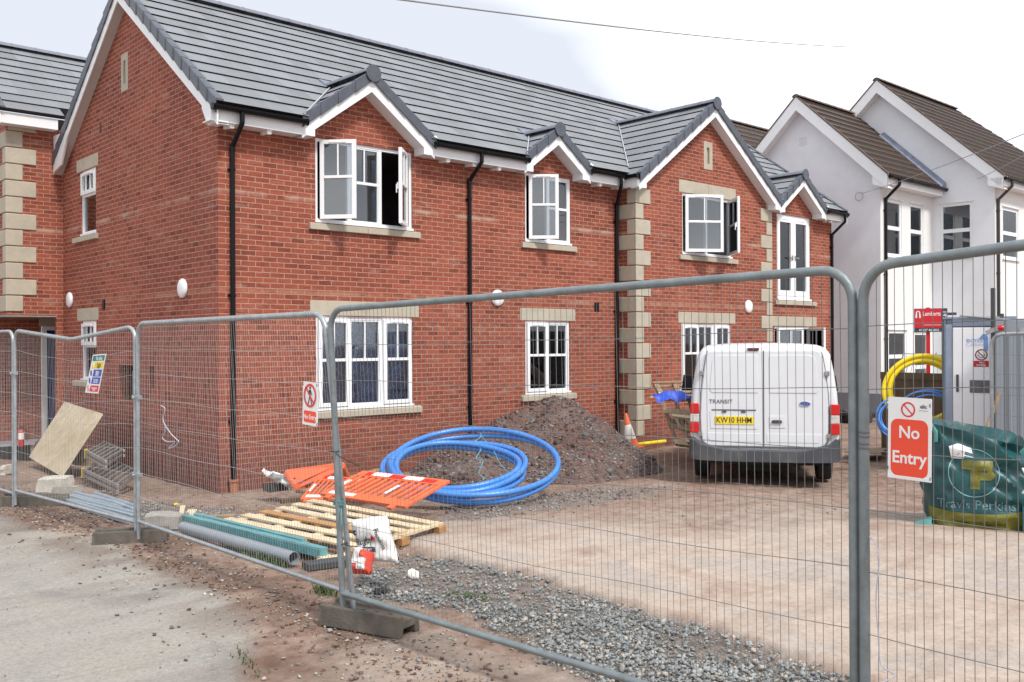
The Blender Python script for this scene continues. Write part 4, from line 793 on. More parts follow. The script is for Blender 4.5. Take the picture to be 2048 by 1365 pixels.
# ---- loose stones
ICO=None
def icov():
    bm=bmesh.new(); bmesh.ops.create_icosphere(bm,subdivisions=1,radius=1); v=np.array([tuple(x.co) for x in bm.verts]); f=np.array([[q.index for q in p.verts] for p in bm.faces]); bm.free(); return v,f
IV=np.array([(x,y,z) for x in(-1,1) for y in(-1,1) for z in(-1,1)],float)*.62; IF=np.array([(0,1,3),(0,3,2),(4,6,7),(4,7,5),(0,4,5),(0,5,1),(2,3,7),(2,7,6),(0,2,6),(0,6,4),(1,5,7),(1,7,3)])
def stones(name,pts,sizes,mats,flat=.6,seed=1,kind='stuff',label=None,cat=None,group=None,parent=None,sink=.3):
    rg=np.random.RandomState(seed); n=len(pts); V=np.zeros((n,len(IV),3))
    for i in range(n):
        s=sizes[i]*(.6+.8*rg.rand(3)); s[2]*=flat; q=(IV*(.62+.6*rg.rand(len(IV),1))+(rg.rand(len(IV),3)-.5)*.5)*s; a,bb=rg.rand()*6.28,(rg.rand()-.5)*1.2; ca_,sa_=math.cos(a),math.sin(a); cb_,sb_=math.cos(bb),math.sin(bb)
        q=q@np.array([[1,0,0],[0,cb_,-sb_],[0,sb_,cb_]])@np.array([[ca_,-sa_,0],[sa_,ca_,0],[0,0,1]]); V[i]=q+np.array(pts[i])+np.array([0,0,sizes[i]*flat*(.5-sink)])
    F=(IF[None]+np.arange(n)[:,None,None]*len(IV)).reshape(-1,3); me=bpy.data.meshes.new(name); V=V.reshape(-1,3)
    me.vertices.add(len(V)); me.vertices.foreach_set('co',V.ravel()); me.loops.add(F.size); me.loops.foreach_set('vertex_index',F.ravel()); me.polygons.add(len(F)); me.polygons.foreach_set('loop_start',np.arange(0,F.size,3)); me.polygons.foreach_set('loop_total',np.full(len(F),3))
    for m in mats: me.materials.append(m)
    me.polygons.foreach_set('material_index',np.repeat(rg.randint(0,len(mats),n),len(IF))); me.update()
    o=bpy.data.objects.new(name,me); scene.collection.objects.link(o); 
    if parent: o.parent=parent
    tag(o,label,cat,group,kind); return o
def sample(zonefn,n,box,seed):
    rg=np.random.RandomState(seed); x=box[0]+(box[1]-box[0])*rg.rand(n*6); y=box[2]+(box[3]-box[2])*rg.rand(n*6); p=zonefn(x,y); k=rg.rand(len(x))<p; x,y=x[k][:n],y[k][:n]; return x,y
def zC(x,y): return soft(x,y,CONC,.10,.16,1)
def zG(x,y): return soft(x,y,GRAV,.06,.22,2)*(1-zC(x,y))*(1-soft(x,y,ROAD,.07,.16,5))*(.30+.70*sstep(.36,.56,fbm(x,y,.8,31)))
def gpt(x,y,up=0): return [(a,b_,gzf(a,b_)+(fb-.5)*.035+up) for a,b_,fb in zip(x,y,fbm(x,y,1.6,20))]
x,y=sample(zG,19000,(-4,2.2,-10.4,-4.6),5); rg=np.random.RandomState(9)
sg=.004+.018*rg.rand(len(x))**3; stones('gravel',gpt(x,y,.012),sg,[gravelst,gravelst,stonegrey,gravelst,stonepale],seed=2,label='loose blue-grey crushed stone spread beside the concrete slab',cat='gravel')
def zSoil(x,y):
    r=soft(x,y,ROAD,.07,.16,5); d=np.clip(1-np.abs(x+2.55)/.55,0,1)*(y<2)*(1-r*.75); return np.clip(d*.9+.05,0,1)*(1-.8*zC(x,y))
x,y=sample(zSoil,11000,(-3.6,4.5,-8.5,1.5),6); sg=.004+.015*rg.rand(len(x))**2.5; stones('rubble_litter',gpt(x,y,.006),sg,[litter,stonepink,stonegrey,stonepale,litter],flat=.4,seed=3,label='leaf litter and small rubble along the fence line',cat='litter')
def zAll(x,y): return .5+0*x
x,y=sample(zAll,5000,(-6,6,-12,2),16); sg=.002+.006*rg.rand(len(x))**3; k=~((x>-.1)&(y>-.1)); stones('grit',gpt(x[k],y[k],.008),sg[k],[litter,stonegrey,stonepale],seed=8,label='scattered grit on the road and slab',cat='grit')
x,y=sample(lambda x,y:soft(x,y,GRAV2,.15,.3,3)+.8*soft(x,y,GRAV3,.12,.3,4),4200,(-3,6,-6,2.6),12); sg=.006+.016*rg.rand(len(x))**2; k=(x<-.05)|(y<-.05); stones('hardcore_stones',gpt(x[k],y[k],.006),sg[k],[stonegrey,stonepale,stonegrey,stonepink],seed=11,label='grey hardcore stones by the house corner and round the heap',cat='gravel')
# ---- spoil heap
HC=(5.28,-1.30)
def heapz(x,y):
    d=np.sqrt(((x-HC[0])*.93)**2+(y-HC[1])**2); ang=np.arctan2(y-HC[1],x-HC[0]); R_=2.75+.25*np.sin(ang*3+1)+.2*np.sin(ang*5)
    dr=np.clip((x-HC[0])*.74-(y-HC[1])*.673-.3,0,9); d=d+.30*dr
    h=1.24-.60*np.sqrt(d*d+.03)*(2.6/R_)+.05*np.sin(ang*7+d*2)*np.clip(d,0,1)
    d2=np.sqrt(((x-3.6)*.55)**2+((y+1.3)*.95)**2); h2=.36-.40*np.sqrt(d2*d2+.03); return np.maximum(h,h2)+(fbm(x,y,.5,41)-.5)*.13+(fbm(x,y,.13,44)-.5)*.05
hx=np.arange(1.6,9.4,.05); hy=np.arange(-4.7,-.0,.05); HX,HY=np.meshgrid(hx,hy); HZ=heapz(HX,HY); G_=gz(HX,HY); HZ=np.maximum(HZ,G_-.12)
k=np.arange(HX.size).reshape(HX.shape); fq=np.stack([k[:-1,:-1].ravel(),k[:-1,1:].ravel(),k[1:,1:].ravel(),k[1:,:-1].ravel()],1); keep=(HZ.ravel()[fq].max(1)>G_.min()-.09); fq=fq[keep]
mh=MB(); mh.v=[tuple(p) for p in np.stack([HX.ravel(),HY.ravel(),HZ.ravel()],1)]; mh.f=[tuple(int(a) for a in f) for f in fq]; mh.m=[0]*len(mh.f)
heapm=mk('heap_soil',(.125,.072,.058),.95,var=.45,scale=7,bump=1,bscale=60,dirt=(.19,.18,.17),dirtamt=.5,dscale=1.6); heap=build('gravel_heap',mh,heapm,fix=False,smooth=True)
tag(heap,'large heap of purplish gravel and soil piled against the front wall under the window','heap',kind='stuff')
rg=np.random.RandomState(21); x=1.8+7.2*rg.rand(26000); y=-4.6+4.5*rg.rand(26000); h=heapz(x,y); k=(h>gz(x,y)+.005)&(y<-.05)&~((x>8.25)&(y>-.5)); x,y,h=x[k][:13000],y[k][:13000],h[k][:13000]; greyside=(x+(-y)*.4)>6.3+rg.rand(len(x))*1.2-.6
sg=.008+.024*rg.rand(len(x))**2.6
ga=greyside|(((x-HC[0])**2+(y-HC[1])**2>2.0)&(rg.rand(len(x))>.45)); P_=np.stack([x,y,h],1)
hg=mk('heap_grey_chip',(.185,.185,.18),.9,var=.45,scale=3)
stones('heap_stone',P_[ga],sg[ga],[hg,hg,stonegrey,stonepink],seed=22,parent=heap,flat=.7); stones('heap_stone',P_[~ga],sg[~ga],[stonepink,litter,stonepink,stonepink,hg],seed=23,parent=heap,flat=.7)
k2=rg.choice(len(x),170,replace=False); stones('clod',P_[k2],.03+.045*rg.rand(170)**2,[stonepink,hg,heapm],seed=24,parent=heap,flat=.8)
# ================================================================= FENCE PANELS
def ll(a,b,t): return a+(b-a)*t
def panel(p0,p1,zb,zt,label,mat_f,mat_w,kink=None,rings=False,wr=.0017,nh=7,lean0=(0,0),lean1=(0,0),wires=True,step=.039,rt=.0195,rc=.13):
    """p0,p1 foot points; zb bottom bar height, zt top rail height (absolute); kink=(t, dz, dout)"""
    p0=Vector((*p0[:2],0)); p1=Vector((*p1[:2],0)); d=(p1-p0); Ln=d.length; d.normalize(); out=Vector((d.y,-d.x,0))
    o=thing('site_fence',label,'fence panel',(p0.x,p0.y,zb),group='temporary mesh fence panels round the site'); base=Vector((p0.x,p0.y,zb)); H0=zt[0]-zb; H1=zt[1]-zb
    def top(t):
        h=ll(H0,H1,t); kk=Vector((0,0,0))
        if kink: w_=max(0,1-abs(t-kink[0])/(kink[0] if t<kink[0] else 1-kink[0])); kk=out*kink[2]*w_+Vector((0,0,kink[1]*w_))
        return h,kk
    def Q(t,z): # t along 0..1 , z 0..1 of height
        h,kk=top(t); l0=Vector((*lean0,0)); l1=Vector((*lean1,0)); return d*(Ln*t)+Vector((0,0,h*z))+kk*(max(z,0)**1.2)+(l0.lerp(l1,t))*z
    f=MB(); g=.028/Ln; r=rc/Ln; hz=rc/H0
    pts=[Q(g,-.09),Q(g,.2),Q(g,.5),Q(g,1-hz)]
    for k in range(1,7): a=math.pi/2*k/6; pts.append(Q(g+r*(1-math.cos(a)),1-hz*(1-math.sin(a))))
    for k in range(1,20): pts.append(Q(ll(g+r,1-g-r,k/20),1))
    for k in range(0,7): a=math.pi/2*k/6; pts.append(Q(1-g-r*(1-math.sin(a)),1-hz*(1-math.cos(a))))
    pts+=[Q(1-g,.5),Q(1-g,.2),Q(1-g,-.09)]
    f.tube(pts,rt,12); f.tube([Q(g+.002,.0)+Vector((0,0,.0)),Q(1-g-.002,.0)],rt*.95,12)
    build('frame',f,mat_f,o,smooth=True)
    w_=MB(); n=int((Ln-.08)/step)
    rg=random.Random(int(Ln*1000)+int(p0.y*10))
    for i in range(n+1):
        t=ll(g*1.6,1-g*1.6,i/n); zt_=1.0
        e_=min(t-g,1-g-t)*Ln
        if e_<rc: zt_=1-hz*(1-math.sqrt(max(0,1-((rc-e_)/rc)**2)))
        j=rg.uniform(-.003,.003); off=out*(-.004)
        if rings: off=out*-.022
        w_.tube([Q(t,0)+off,Q(t,.33)+off+d*j+out*rg.uniform(-.006,.006),Q(t,.66)+off-d*j+out*rg.uniform(-.006,.006),Q(t,zt_-.003)+off],wr,4,cap=False)
    for k in range(1,nh+1):
        z=k/(nh+1)*1.0; amp=rg.uniform(-.01,.012)
        w_.tube([Q(ll(g,1-g,i/16),z)+out*(.003+amp*math.sin(i*1.1+k))+Vector((0,0,.006*math.sin(i*.9+k*2)-.012*math.sin(math.pi*i/16))) for i in range(17)],wr*1.15,4,cap=False)
    if rings:
        for i in range(n+1):
            t=ll(g+r,1-g-r,i/n); c=Q(t,1)
            w_.tube([c+out*(.022*math.cos(a))+Vector((0,0,.022*math.sin(a))) for a in [2*math.pi*q/8 for q in range(8)]],wr*1.3,4,closed=True)
    build('wire_mesh',w_,mat_w,o)
    return o,Q,base
def joint_clamp(x,y,z,label,ang=0):
    m=MB(); m.box(-.022,.022,-.075,.075,-.02,.02); m.tube([(-.04,0,0),(.045,0,0)],.008,8); m.lathe((-.045,0,0),[(.015,0),(.015,.012)],ax='x',n=6); o=build('steel_clamp',m,galv,bevel=.004); o.location=(x,y,z); o.rotation_euler=(0,0,ang); tag(o,label,'clamp','steel clamps joining the fence panels')
J2=(-2.53,-6.98); J3=(-2.26,-10.58); J1=(-2.43,-3.42); J0=(-2.70,-.42); Jm=(-2.95,3.05); J4=(-2.59,-14.07)
P23,Q23,B23=panel((J2[0]+.055,J2[1]-.05),J3,.405,(2.275,2.345),'nearest large fence panel spanning the middle of the view, grey rail on top',galv_d,wire_d,lean0=(-.055,.05),wr=.0015,rt=.0205)
P34,Q34,B34=panel((-2.262,-10.570),J4,.40,(2.345,2.55),'fence panel at the right edge, carrying the big no entry sign',galv_d,wire_d,wr=.0015,rt=.0205)
P12,Q12,B12=panel(J1,(J2[0]+.135,J2[1]-.10),.385,(2.245,2.25),'fence panel with wire loops along its rail, standing before the brick house corner',galv,wire_l,rings=True,wr=.0014,rt=.0185,lean1=(-.135,.11))
P01,Q01,B01=panel(J0,J1,.37,(2.22,2.225),'kinked fence panel with buckled mesh, bearing the coloured safety sign',galv,wire_l,kink=(.56,-.12,.05),rings=True,wr=.0014,rt=.0185)
Pm0,Qm0,Bm0=panel(Jm,J0,.33,(2.20,2.21),'far left fence panel before the blue door passage',galv,wire_l,wr=.0014,rt=.0185)
joint_clamp(-2.43,-3.42,1.55,'upper steel clamp on the posts before the gable end'); joint_clamp(-2.43,-3.42,.82,'lower steel clamp on the posts before the gable end'); joint_clamp(-2.70,-.42,1.72,'steel clamp on the leftmost pair of posts')
# mid-yard panel in front of the grey lorry body
pa=atD(1978,670,10.6); pb=atD(2250,670,9.4); Pmid,_,_=panel((pa.x,pa.y),(pb.x,pb.y),.36,(2.12,2.14),'fence panel standing inside the yard before the grey lorry body',galv,wire_d,wr=.0015,rt=.02)
# leaning panel behind near the white house corner
lp=thing('leaning_gate','thin steel gate leaning by the brown fence at the white house corner','gate',(16.6,-1.3,0)); m=MB(); m.tube([(0,0,.0),(.15,-.4,1.75),(1.1,-.9,1.7),(1.6,-1.2,.0)],.02,8); m.tube([(.05,.08,.0),(.18,-.2,1.2)],.02,8); build('frame',m,galv,lp,smooth=True); m=MB(); 
for i in range(9): m.tube([(.08+.1*i,-.1-.1*i,.3),(.2+.1*i,-.45-.05*i,1.7)],.006,4)
build('bar',m,galv,lp)
# feet
def foot(x,y,z,rz,label,L_=.66,W_=.235,H_=.135):
    o=thing('weighted_base',label,'fence foot',(x,y,z),'heavy fence feet under the panel joints',rz)
    m=MB(); m.prism([(-W_/2,0),(-W_/2+.012,H_),(-W_/2+.055,H_),(-W_/2+.06,H_-.03),(W_/2-.06,H_-.03),(W_/2-.055,H_),(W_/2-.012,H_),(W_/2,0),(W_/2-.05,0),(W_/2-.055,.05),(-W_/2+.055,.05),(-W_/2+.05,0)],-L_/2,L_/2,ax=0); build('block',m,foot_m,o,bevel=.008)
    m=MB(); 
    for k in (-.16,-.05,.06,.17): m.tube([(k,0,H_-.031),(k,0,H_-.026)],.024,10)
    build('socket',m,underm,o); return o
q=onZ(718,1258,.19); foot(-2.365,-7.20,.185,math.atan2(-.66,.22),'weathered fence foot block nearest the camera, under the middle post pair')
foot(-2.45,-3.32,.16,math.atan2(-.3,.56),'fence foot block under the second post pair beside the grey pipe')
foot(-2.50,-.42,.16,math.atan2(-.45,.5),'fence foot block at the far left by the pale rubble block',L_=.75)
foot(-2.27,-10.58,.185,1.4,'fence foot block under the nearest post pair')
# ties, rope
def pcurve(name,pts,r,mat,label,cat,group=None,n=6):
    a=Vector(pts[0]); m=MB(); P=[Vector(p)-a for p in pts]
    # smooth
    Q=[]
    for i in range(len(P)-1):
        p0=P[max(i-1,0)];p1=P[i];p2=P[i+1];p3=P[min(i+2,len(P)-1)]
        for k in range(5): t=k/5; Q.append(.5*((2*p1)+(p2-p0)*t+(2*p0-5*p1+4*p2-p3)*t*t+(3*p1-p0-3*p2+p3)*t**3))
    Q.append(P[-1]); m.tube(Q,r,n); o=build(name,m,mat,smooth=True); o.location=a; return tag(o,label,cat,group)
def wrap(x,y,z,mat,label,r=.048,turns=2,rr=.0035,tail=None):
    pts=[]
    for k in range(turns*10+1): a=2*math.pi*k/10; pts.append((x+.026*math.cos(a),y+r*math.sin(a),z+.012*k/10))
    if tail: pts+=tail
    return pcurve('tie',pts,rr,mat,label,'tie')
wrap(-2.500,-7.005,1.33,ink,'black cable tie round the middle posts level with the small sign',turns=1,tail=[(-2.53,-7.1,1.32),(-2.5,-7.3,1.27)])
wrap(-2.480,-7.030,.98,ropegreen,'green twine wrapped round the middle posts',turns=3,rr=.005,tail=[(-2.50,-7.09,.93),(-2.50,-7.10,.86)])
wrap(-2.462,-7.045,.72,ink,'lower black tie on the middle posts',turns=1,tail=[(-2.48,-7.13,.73),(-2.5,-7.28,.75)])
o=thing('tape_band','grey tape bands wound round the nearest right-hand post','tape',(-2.2647,-10.5985,1.66)); m=MB()
for k in range(4): m.lathe((0,0,-.03+.017*k-(.012 if k<2 else 0)),[(.0215,0),(.0222,.004),(.0215,.009)],n=16)
build('band',m,inkgrey,o)
pcurve('tie',[atD(*p) for p in ((1738,1075,3.82),(1750,1085,3.78),(1758,1120,3.76),(1752,1200,3.77),(1757,1270,3.76),(1762,1330,3.75),(1790,1352,3.7),(1745,1372,3.7))],.0028,rope,'pale blue twine hanging down the nearest post','tie')
def on12(px,py): return onX(px,py,-2.49)
pcurve('rope',[on12(*p) for p in ((322,812),(330,818),(326,838),(331,852),(342,868),(352,878),(357,884),(349,893),(337,897),(350,884),(335,884),(325,876),(330,862),(330,850))],.0045,rope,'knotted pale rope hanging on the mesh before the brick corner','rope')
# ================================================================= SIGNS
def SF(o,right,up): r_=Vector(right).normalized(); u=Vector(up).normalized(); u=(u-r_*u.dot(r_)).normalized(); return frame(o,r_,u,r_.cross(u))
def rrect(w_,h_,r_,cx=0,cy=0,K=5):
    P=[]
    for (sx,sy,a0) in ((1,1,0),(-1,1,90),(-1,-1,180),(1,-1,270)):
        for k in range(K+1): a=R(a0+90*k/K); P.append((cx+sx*(w_/2-r_)+r_*math.cos(a),cy+sy*(h_/2-r_)+r_*math.sin(a)))
    return P
def plate(mb,poly,z0,z1):
    n=len(poly); mb.grp([(x,y,z0) for x,y in poly]+[(x,y,z1) for x,y in poly],[tuple(range(n-1,-1,-1)),tuple(range(n,2*n))]+[(i,(i+1)%n,n+(i+1)%n,n+i) for i in range(n)])
def prohib(mb,cx,cy,r,t,z0=.0021,z1=.0032):
    K=40; vs=[]
    for zz in (z0,z1):
        for rr in (r,r-t):
            for k in range(K): a=2*math.pi*k/K; vs.append((cx+rr*math.cos(a),cy+rr*math.sin(a),zz))
    fs=[]
    for k in range(K): j=(k+1)%K; fs+=[(2*K+k,2*K+j,3*K+j,3*K+k),(k,j,2*K+j,2*K+k)]
    mb.grp(vs,fs)
    a=Vector((-math.sqrt(.5),math.sqrt(.5),0)); nrm=Vector((math.sqrt(.5),math.sqrt(.5),0))*t*.42; A=Vector((cx,cy,0))+a*(r-t*.5); B=Vector((cx,cy,0))-a*(r-t*.5)
    plate(mb,[((A+nrm).x,(A+nrm).y),((A-nrm).x,(A-nrm).y),((B-nrm).x,(B-nrm).y),((B+nrm).x,(B+nrm).y)],z0,z1)
def quadframe(p): # p: TL,TR,BR,BL world -> origin centre, right, up, w,h
    tl,tr,br,bl=[Vector(x) for x in p]; c=(tl+tr+br+bl)/4; r_=((tr-tl)+(br-bl)); u=((tl-bl)+(tr-br)); return SF(c,r_,u),r_.length/2,u.length/2
# big no entry
zD=[(1774,793),(1859,799),(1867,966),(1779,955)]
def onfence34(x,y):
    # plane of the right panel, a touch in front
    a=Vector((-2.262,-10.57,0)); d=Vector((J4[0]+2.262,J4[1]+10.57,0)).normalized(); nn=Vector((d.y,-d.x,0)); a2=a+nn*.03
    r_=ray(x,y); return CAM+r_*((a2-CAM).dot(nn)/r_.dot(nn))
SM_,sw,sh=quadframe([onfence34(*p) for p in zD]); s=thing('no_entry_sign','large white no entry sign with orange-red panel cable-tied to the right fence panel','sign',mat=SM_)
m=MB(); plate(m,rrect(sw,sh,.004),-.002,.002); m.box(-sw/2,sw/2,-sh/2,-sh/2+.012,-.003,.0035); build('board',m,signwhite,s)
m=MB(); plate(m,rrect(sw*.86,sh*.70,sw*.16,0,-sh*.115),.002,.0028); build('red_panel',m,signred,s)
m=MB(); prohib(m,-sw*.03,sh*.355,sw*.165,sw*.036); build('prohibition_ring',m,signring,s)
textmesh('No',sw*.37,frame((0,sh*.07,.003),(1,0,0),(0,1,0),(0,0,1)),signwhite,s,bold=.0012,ext=.0006); textmesh('Entry',sw*.37,frame((.0,-sh*.24,.003),(1,0,0),(0,1,0),(0,0,1)),signwhite,s,bold=.0012,ext=.0006)
textmesh('elic',sw*.115,frame((sw*.32,sh*.40,.0025),(1,0,0),(0,1,0),(0,0,1)),inkgrey,s,bold=.0006,ext=.0004)
m=MB(); m.box(sw*.22,sw*.42,sh*.35,sh*.354,.002,.003); build('underline',m,inkgrey,s)
m=MB(); 
for cx,cy in ((sw*.47,sh*.42),(-sw*.49,-sh*.38),(sw*.49,-sh*.46)): m.ring((cx,cy,.0),.006,.0016,'x',12,5)
build('cable_tie',m,ink,s)
# small no entry
SM_,sw,sh=quadframe([onX(*p,-2.565) for p in ((604,762),(633,768),(638,853),(608,850))]); s=thing('no_entry_sign','small tall no entry sign with walking figure beside the middle fence posts','sign',mat=SM_)
m=MB(); plate(m,rrect(sw,sh,.004),-.002,.002); build('board',m,signwhite,s)
m=MB(); plate(m,rrect(sw*.84,sh*.27,sw*.09,0,-sh*.30),.002,.0028); build('red_panel',m,signred,s)
m=MB(); prohib(m,0,sh*.19,sw*.42,sw*.085,.0045,.0055); build('prohibition_ring',m,signring,s)
m=MB(); m.M=frame((0,sh*.19,.003),(1,0,0),(0,1,0),(0,0,1)); k=sw*.4
plate(m,[(.08*k*math.cos(a)*1.6,.68*k+.13*k*math.sin(a)) for a in [2*math.pi*q/10 for q in range(10)]],0,.001); plate(m,[(-.14*k,.5*k),(.12*k,.52*k),(.1*k,-.05*k),(-.12*k,-.05*k)],0,.001); plate(m,[(-.12*k,-.05*k),(.02*k,-.05*k),(-.22*k,-.78*k),(-.36*k,-.76*k)],0,.001); plate(m,[(-.02*k,-.05*k),(.12*k,-.05*k),(.34*k,-.76*k),(.2*k,-.78*k)],0,.001); plate(m,[(.1*k,.5*k),(.16*k,.42*k),(.38*k,.05*k),(.28*k,.02*k)],0,.001); plate(m,[(-.13*k,.5*k),(-.16*k,.38*k),(-.36*k,.12*k),(-.4*k,.2*k)],0,.001); build('walking_figure',m,ink,s)
textmesh('No Entry',sw*.235,frame((0,-sh*.31,.003),(1,0,0),(0,1,0),(0,0,1)),signwhite,s,bold=.0005,ext=.0004)
m=MB(); m.ring((sw*.47,sh*.45,0),.008,.002,'x',10,5); m.ring((-sw*.47,sh*.45,0),.008,.002,'x',10,5); m.ring((sw*.5,-sh*.45,0),.008,.002,'x',10,5); build('cable_tie',m,ink,s)
# safety sign on kinked panel
SM_,sw,sh=quadframe([onX(*p,-2.62) for p in ((181,709),(205,708),(186,787),(163,785))]); s=thing('site_safety_sign','tilted multicolour site safety sign with green, yellow, blue and red bands on the kinked panel','sign',mat=SM_)
sp_=onX(181,709,-2.62); tl,tr,br,bl=[onX(*p,-2.66) for p in ((178,710),(204,708),(188,788),(162,786))]; IM=SM_.inverted(); C4=[IM@Vector(p) for p in (bl,br,tr,tl)]
def BL(u,v,w=0): a=C4[0].lerp(C4[1],u); b_=C4[3].lerp(C4[2],u); q=a.lerp(b_,v); return (q.x,q.y,w)
def bq(mb,u0,u1,v0,v1,w0,w1): mb.hexa([BL(u0,v0,w0),BL(u1,v0,w0),BL(u1,v1,w0),BL(u0,v1,w0),BL(u0,v0,w1),BL(u1,v0,w1),BL(u1,v1,w1),BL(u0,v1,w1)])
m=MB(); bq(m,0,1,0,1,-.002,.002); build('board',m,signwhite,s)
for nm,mt,v0,v1,u0 in (('green_band',signgreen,.83,.97,.06),('yellow_band',signyel,.64,.80,.30),('blue_band',signblue,.43,.61,.32),('blue_band',signblue,.24,.41,.32),('red_band',signcrimson,.04,.20,.32)):
    m=MB(); bq(m,u0,.95,v0,v1,.002,.0028); build(nm,m,mt,s)
m=MB(); 
for v0,v1 in ((.44,.60),(.25,.40)):
    c=Vector(BL(.16,(v0+v1)/2)); r_=sh*.065; plate(m,[(c.x+r_*.8*math.cos(a),c.y+r_*math.sin(a)) for a in [2*math.pi*q/14 for q in range(14)]],.002,.003)
build('blue_disc',m,signblue,s); m=MB(); c=Vector(BL(.17,.12)); prohib(m,c.x,c.y,sh*.065,sh*.014); build('prohibition_ring',m,signring,s)
m=MB(); c=Vector(BL(.17,.70)); k=sh*.07; plate(m,[(c.x-k,c.y-k*.7),(c.x+k,c.y-k*.7),(c.x,c.y+k*.9)],.002,.003); build('yellow_triangle',m,signyel,s)
for body,v,mt,sz in (('Site safety',.895,signwhite,.05),('Warning',.745,ink,.034),('Construction',.70,ink,.022),('in progress',.665,ink,.022),('All visitors',.55,signwhite,.026),('report to',.515,signwhite,.026),('site office',.475,signwhite,.026),('Safety helmets',.345,signwhite,.026),('must be worn',.29,signwhite,.026),('No unauthorised',.135,signwhite,.026),('persons',.09,signwhite,.026)):
    c=BL(.63,v); 
    if v>.85: c=BL(.55,v)
    textmesh(body,sz*sh/.40,frame((c[0],c[1],.003),(1,0,0),(0,1,0),(0,0,1)),mt,s,ext=.0003,sx=.72,bold=.0002)
# ================================================================= VAN
def make_van():
    bz=.045; c=atD(1527,800,13.2); az=R(55.5); h=Vector((math.sin(az),math.cos(az),0)); e=Vector((math.cos(az),-math.sin(az),0))
    VM=frame((c.x,c.y,bz),e,h,(0,0,1))       # x to the right seen from behind, y forward, z up
    v=thing('parked_van','white panel van seen from behind, parked by the brick bay','van',mat=VM)
    # body sections along y: (y, half width low, roof z, half width top, sill z)
    secs=[(0,.955,1.86,.80,.50),(.03,.985,1.915,.845,.47),(.10,1.0,1.945,.865,.45),(.9,1.0,1.965,.875,.42),(2.4,1.0,1.965,.88,.42),(3.05,1.0,1.95,.87,.42),(3.35,1.0,1.86,.83,.42),(3.85,.985,1.45,.76,.42),(4.15,.96,1.16,.80,.42),(4.55,.90,1.02,.78,.42),(4.8,.80,.80,.66,.42)]
    K=[]; vs=[]
    def section(y,wl_,zr,wt,zs):
        P=[(wl_*.97,zs),(wl_,zs+.08),(wl_,.78),(wl_*.995,1.02),(ll(wl_,wt,.18),ll(1.02,zr,.30)),(ll(wl_,wt,.50),ll(1.02,zr,.62)),(ll(wl_,wt,.86),ll(1.02,zr,.88)),(wt*.955,zr-.035),(wt*.88,zr-.008),(wt*.6,zr+.012),(wt*.25,zr+.02)]
        return [(x,y,z) for x,z in P]+[(-x,y,z) for x,z in P[::-1]]
    for s_ in secs: q=section(*s_); n=len(q); vs+=q
    m=MB(); m.grp(vs,[(i*n+k,i*n+(k+1)%n,(i+1)*n+(k+1)%n,(i+1)*n+k) for i in range(len(secs)-1) for k in range(n)]+[tuple(range(n)),tuple((len(secs)-1)*n+k for k in range(n-1,-1,-1))])
    build('body',m,vanwhite,v,smooth=True)
    # rear doors: slightly curved plates
    def doorpoly(sx):
        P=[(.005,.56),(.74,.56),(.80,.60),(.83,.66),(.845,.78),(.85,1.0),(.835,1.3),(.80,1.6),(.765,1.80),(.74,1.86),(.70,1.88),(.005,1.88)]; return [(sx*x,z) for x,z in P]
    for sx in (-1,1):
        m=MB(); m.prism(doorpoly(sx),-.026,.01); d=build('rear_door',m,vanwhite,v,bevel=.009)
        m=MB(); m.prism([(sx*x,z) for x,z in ((.075,1.30),(.70,1.30),(.725,1.34),(.69,1.74),(.66,1.80),(.60,1.82),(.09,1.82),(.075,1.80))],-.034,-.024); build('upper_pressing',m,vanwhite,d,bevel=.008)
        m=MB(); m.prism([(sx*x,z) for x,z in ((.04,.62),(.72,.62),(.76,.68),(.765,.74),(.04,.74))],-.031,-.024); build('lower_pressing',m,vanwhite,d,bevel=.006)
        m=MB(); m.tube([(sx*x,-.027,z) for x,z in ((.0,.55),(.74,.545),(.80,.575),(.838,.62),(.862,.78),(.865,1.0),(.85,1.3),(.815,1.6),(.78,1.81),(.745,1.885))],.005,6,cap=False); build('door_seal',m,greydark,v)
        for z in (.72,1.57):
            m=MB(); x=.86 if z<1 else .835; m.box(sx*x-.032,sx*x+.032,-.045,-.01,z-.03,z+.03); m.tube([(sx*(x+.018),-.042,z-.035),(sx*(x+.018),-.042,z+.035)],.010,8); build('hinge',m,alu,v,bevel=.004)
        # tail lamp
        def lamp(z0,z1,mt,nm):
            m=MB(); a,b_=(.872,.995); f=lambda z:0 if z>.85 else 0
            m.prism([(sx*a,z0),(sx*b_,z0+.002),(sx*(b_-.004),z1),(sx*(a+.004),z1)],-.052,.05); build(nm,m,mt,v,bevel=.01)
        lamp(.74,.885,lightred,'tail_lamp'); lamp(.887,1.003,lightclear,'tail_lamp_lens'); lamp(1.005,1.15,lightred,'tail_lamp')
    m=MB(); m.box(-.005,.005,-.024,-.004,.56,1.88); build('door_gap',m,greydark,v)
    # plate recess, plate, lamps
    m=MB(); m.prism([(-.715,.80),(-.09,.80),(-.075,.83),(-.085,1.045),(-.10,1.06),(-.70,1.06),(-.725,1.04)],-.033,-.026); build('plate_recess',m,vanwhite,v,bevel=.006)
    m=MB(); m.box(-.70,-.10,-.040,-.026,1.055,1.068); 
    build('recess_lip',m,vangrey,v)
    m=MB(); m.box(-.66,-.135,-.042,-.034,.862,.975); build('number_plate',m,plate_y,v,bevel=.003)
    textmesh('KW10 HHM',.108,frame((-.3975,-.0435,.918),(1,0,0),(0,0,1),(0,-1,0)),ink,v,bold=.0012,ext=.0006,sx=.86,name='plate_lettering')
    m=MB(); 
    for x in (-.53,-.27): m.box(x-.03,x+.03,-.045,-.03,1.025,1.05)
    build('plate_lamp',m,greydark,v,bevel=.004)
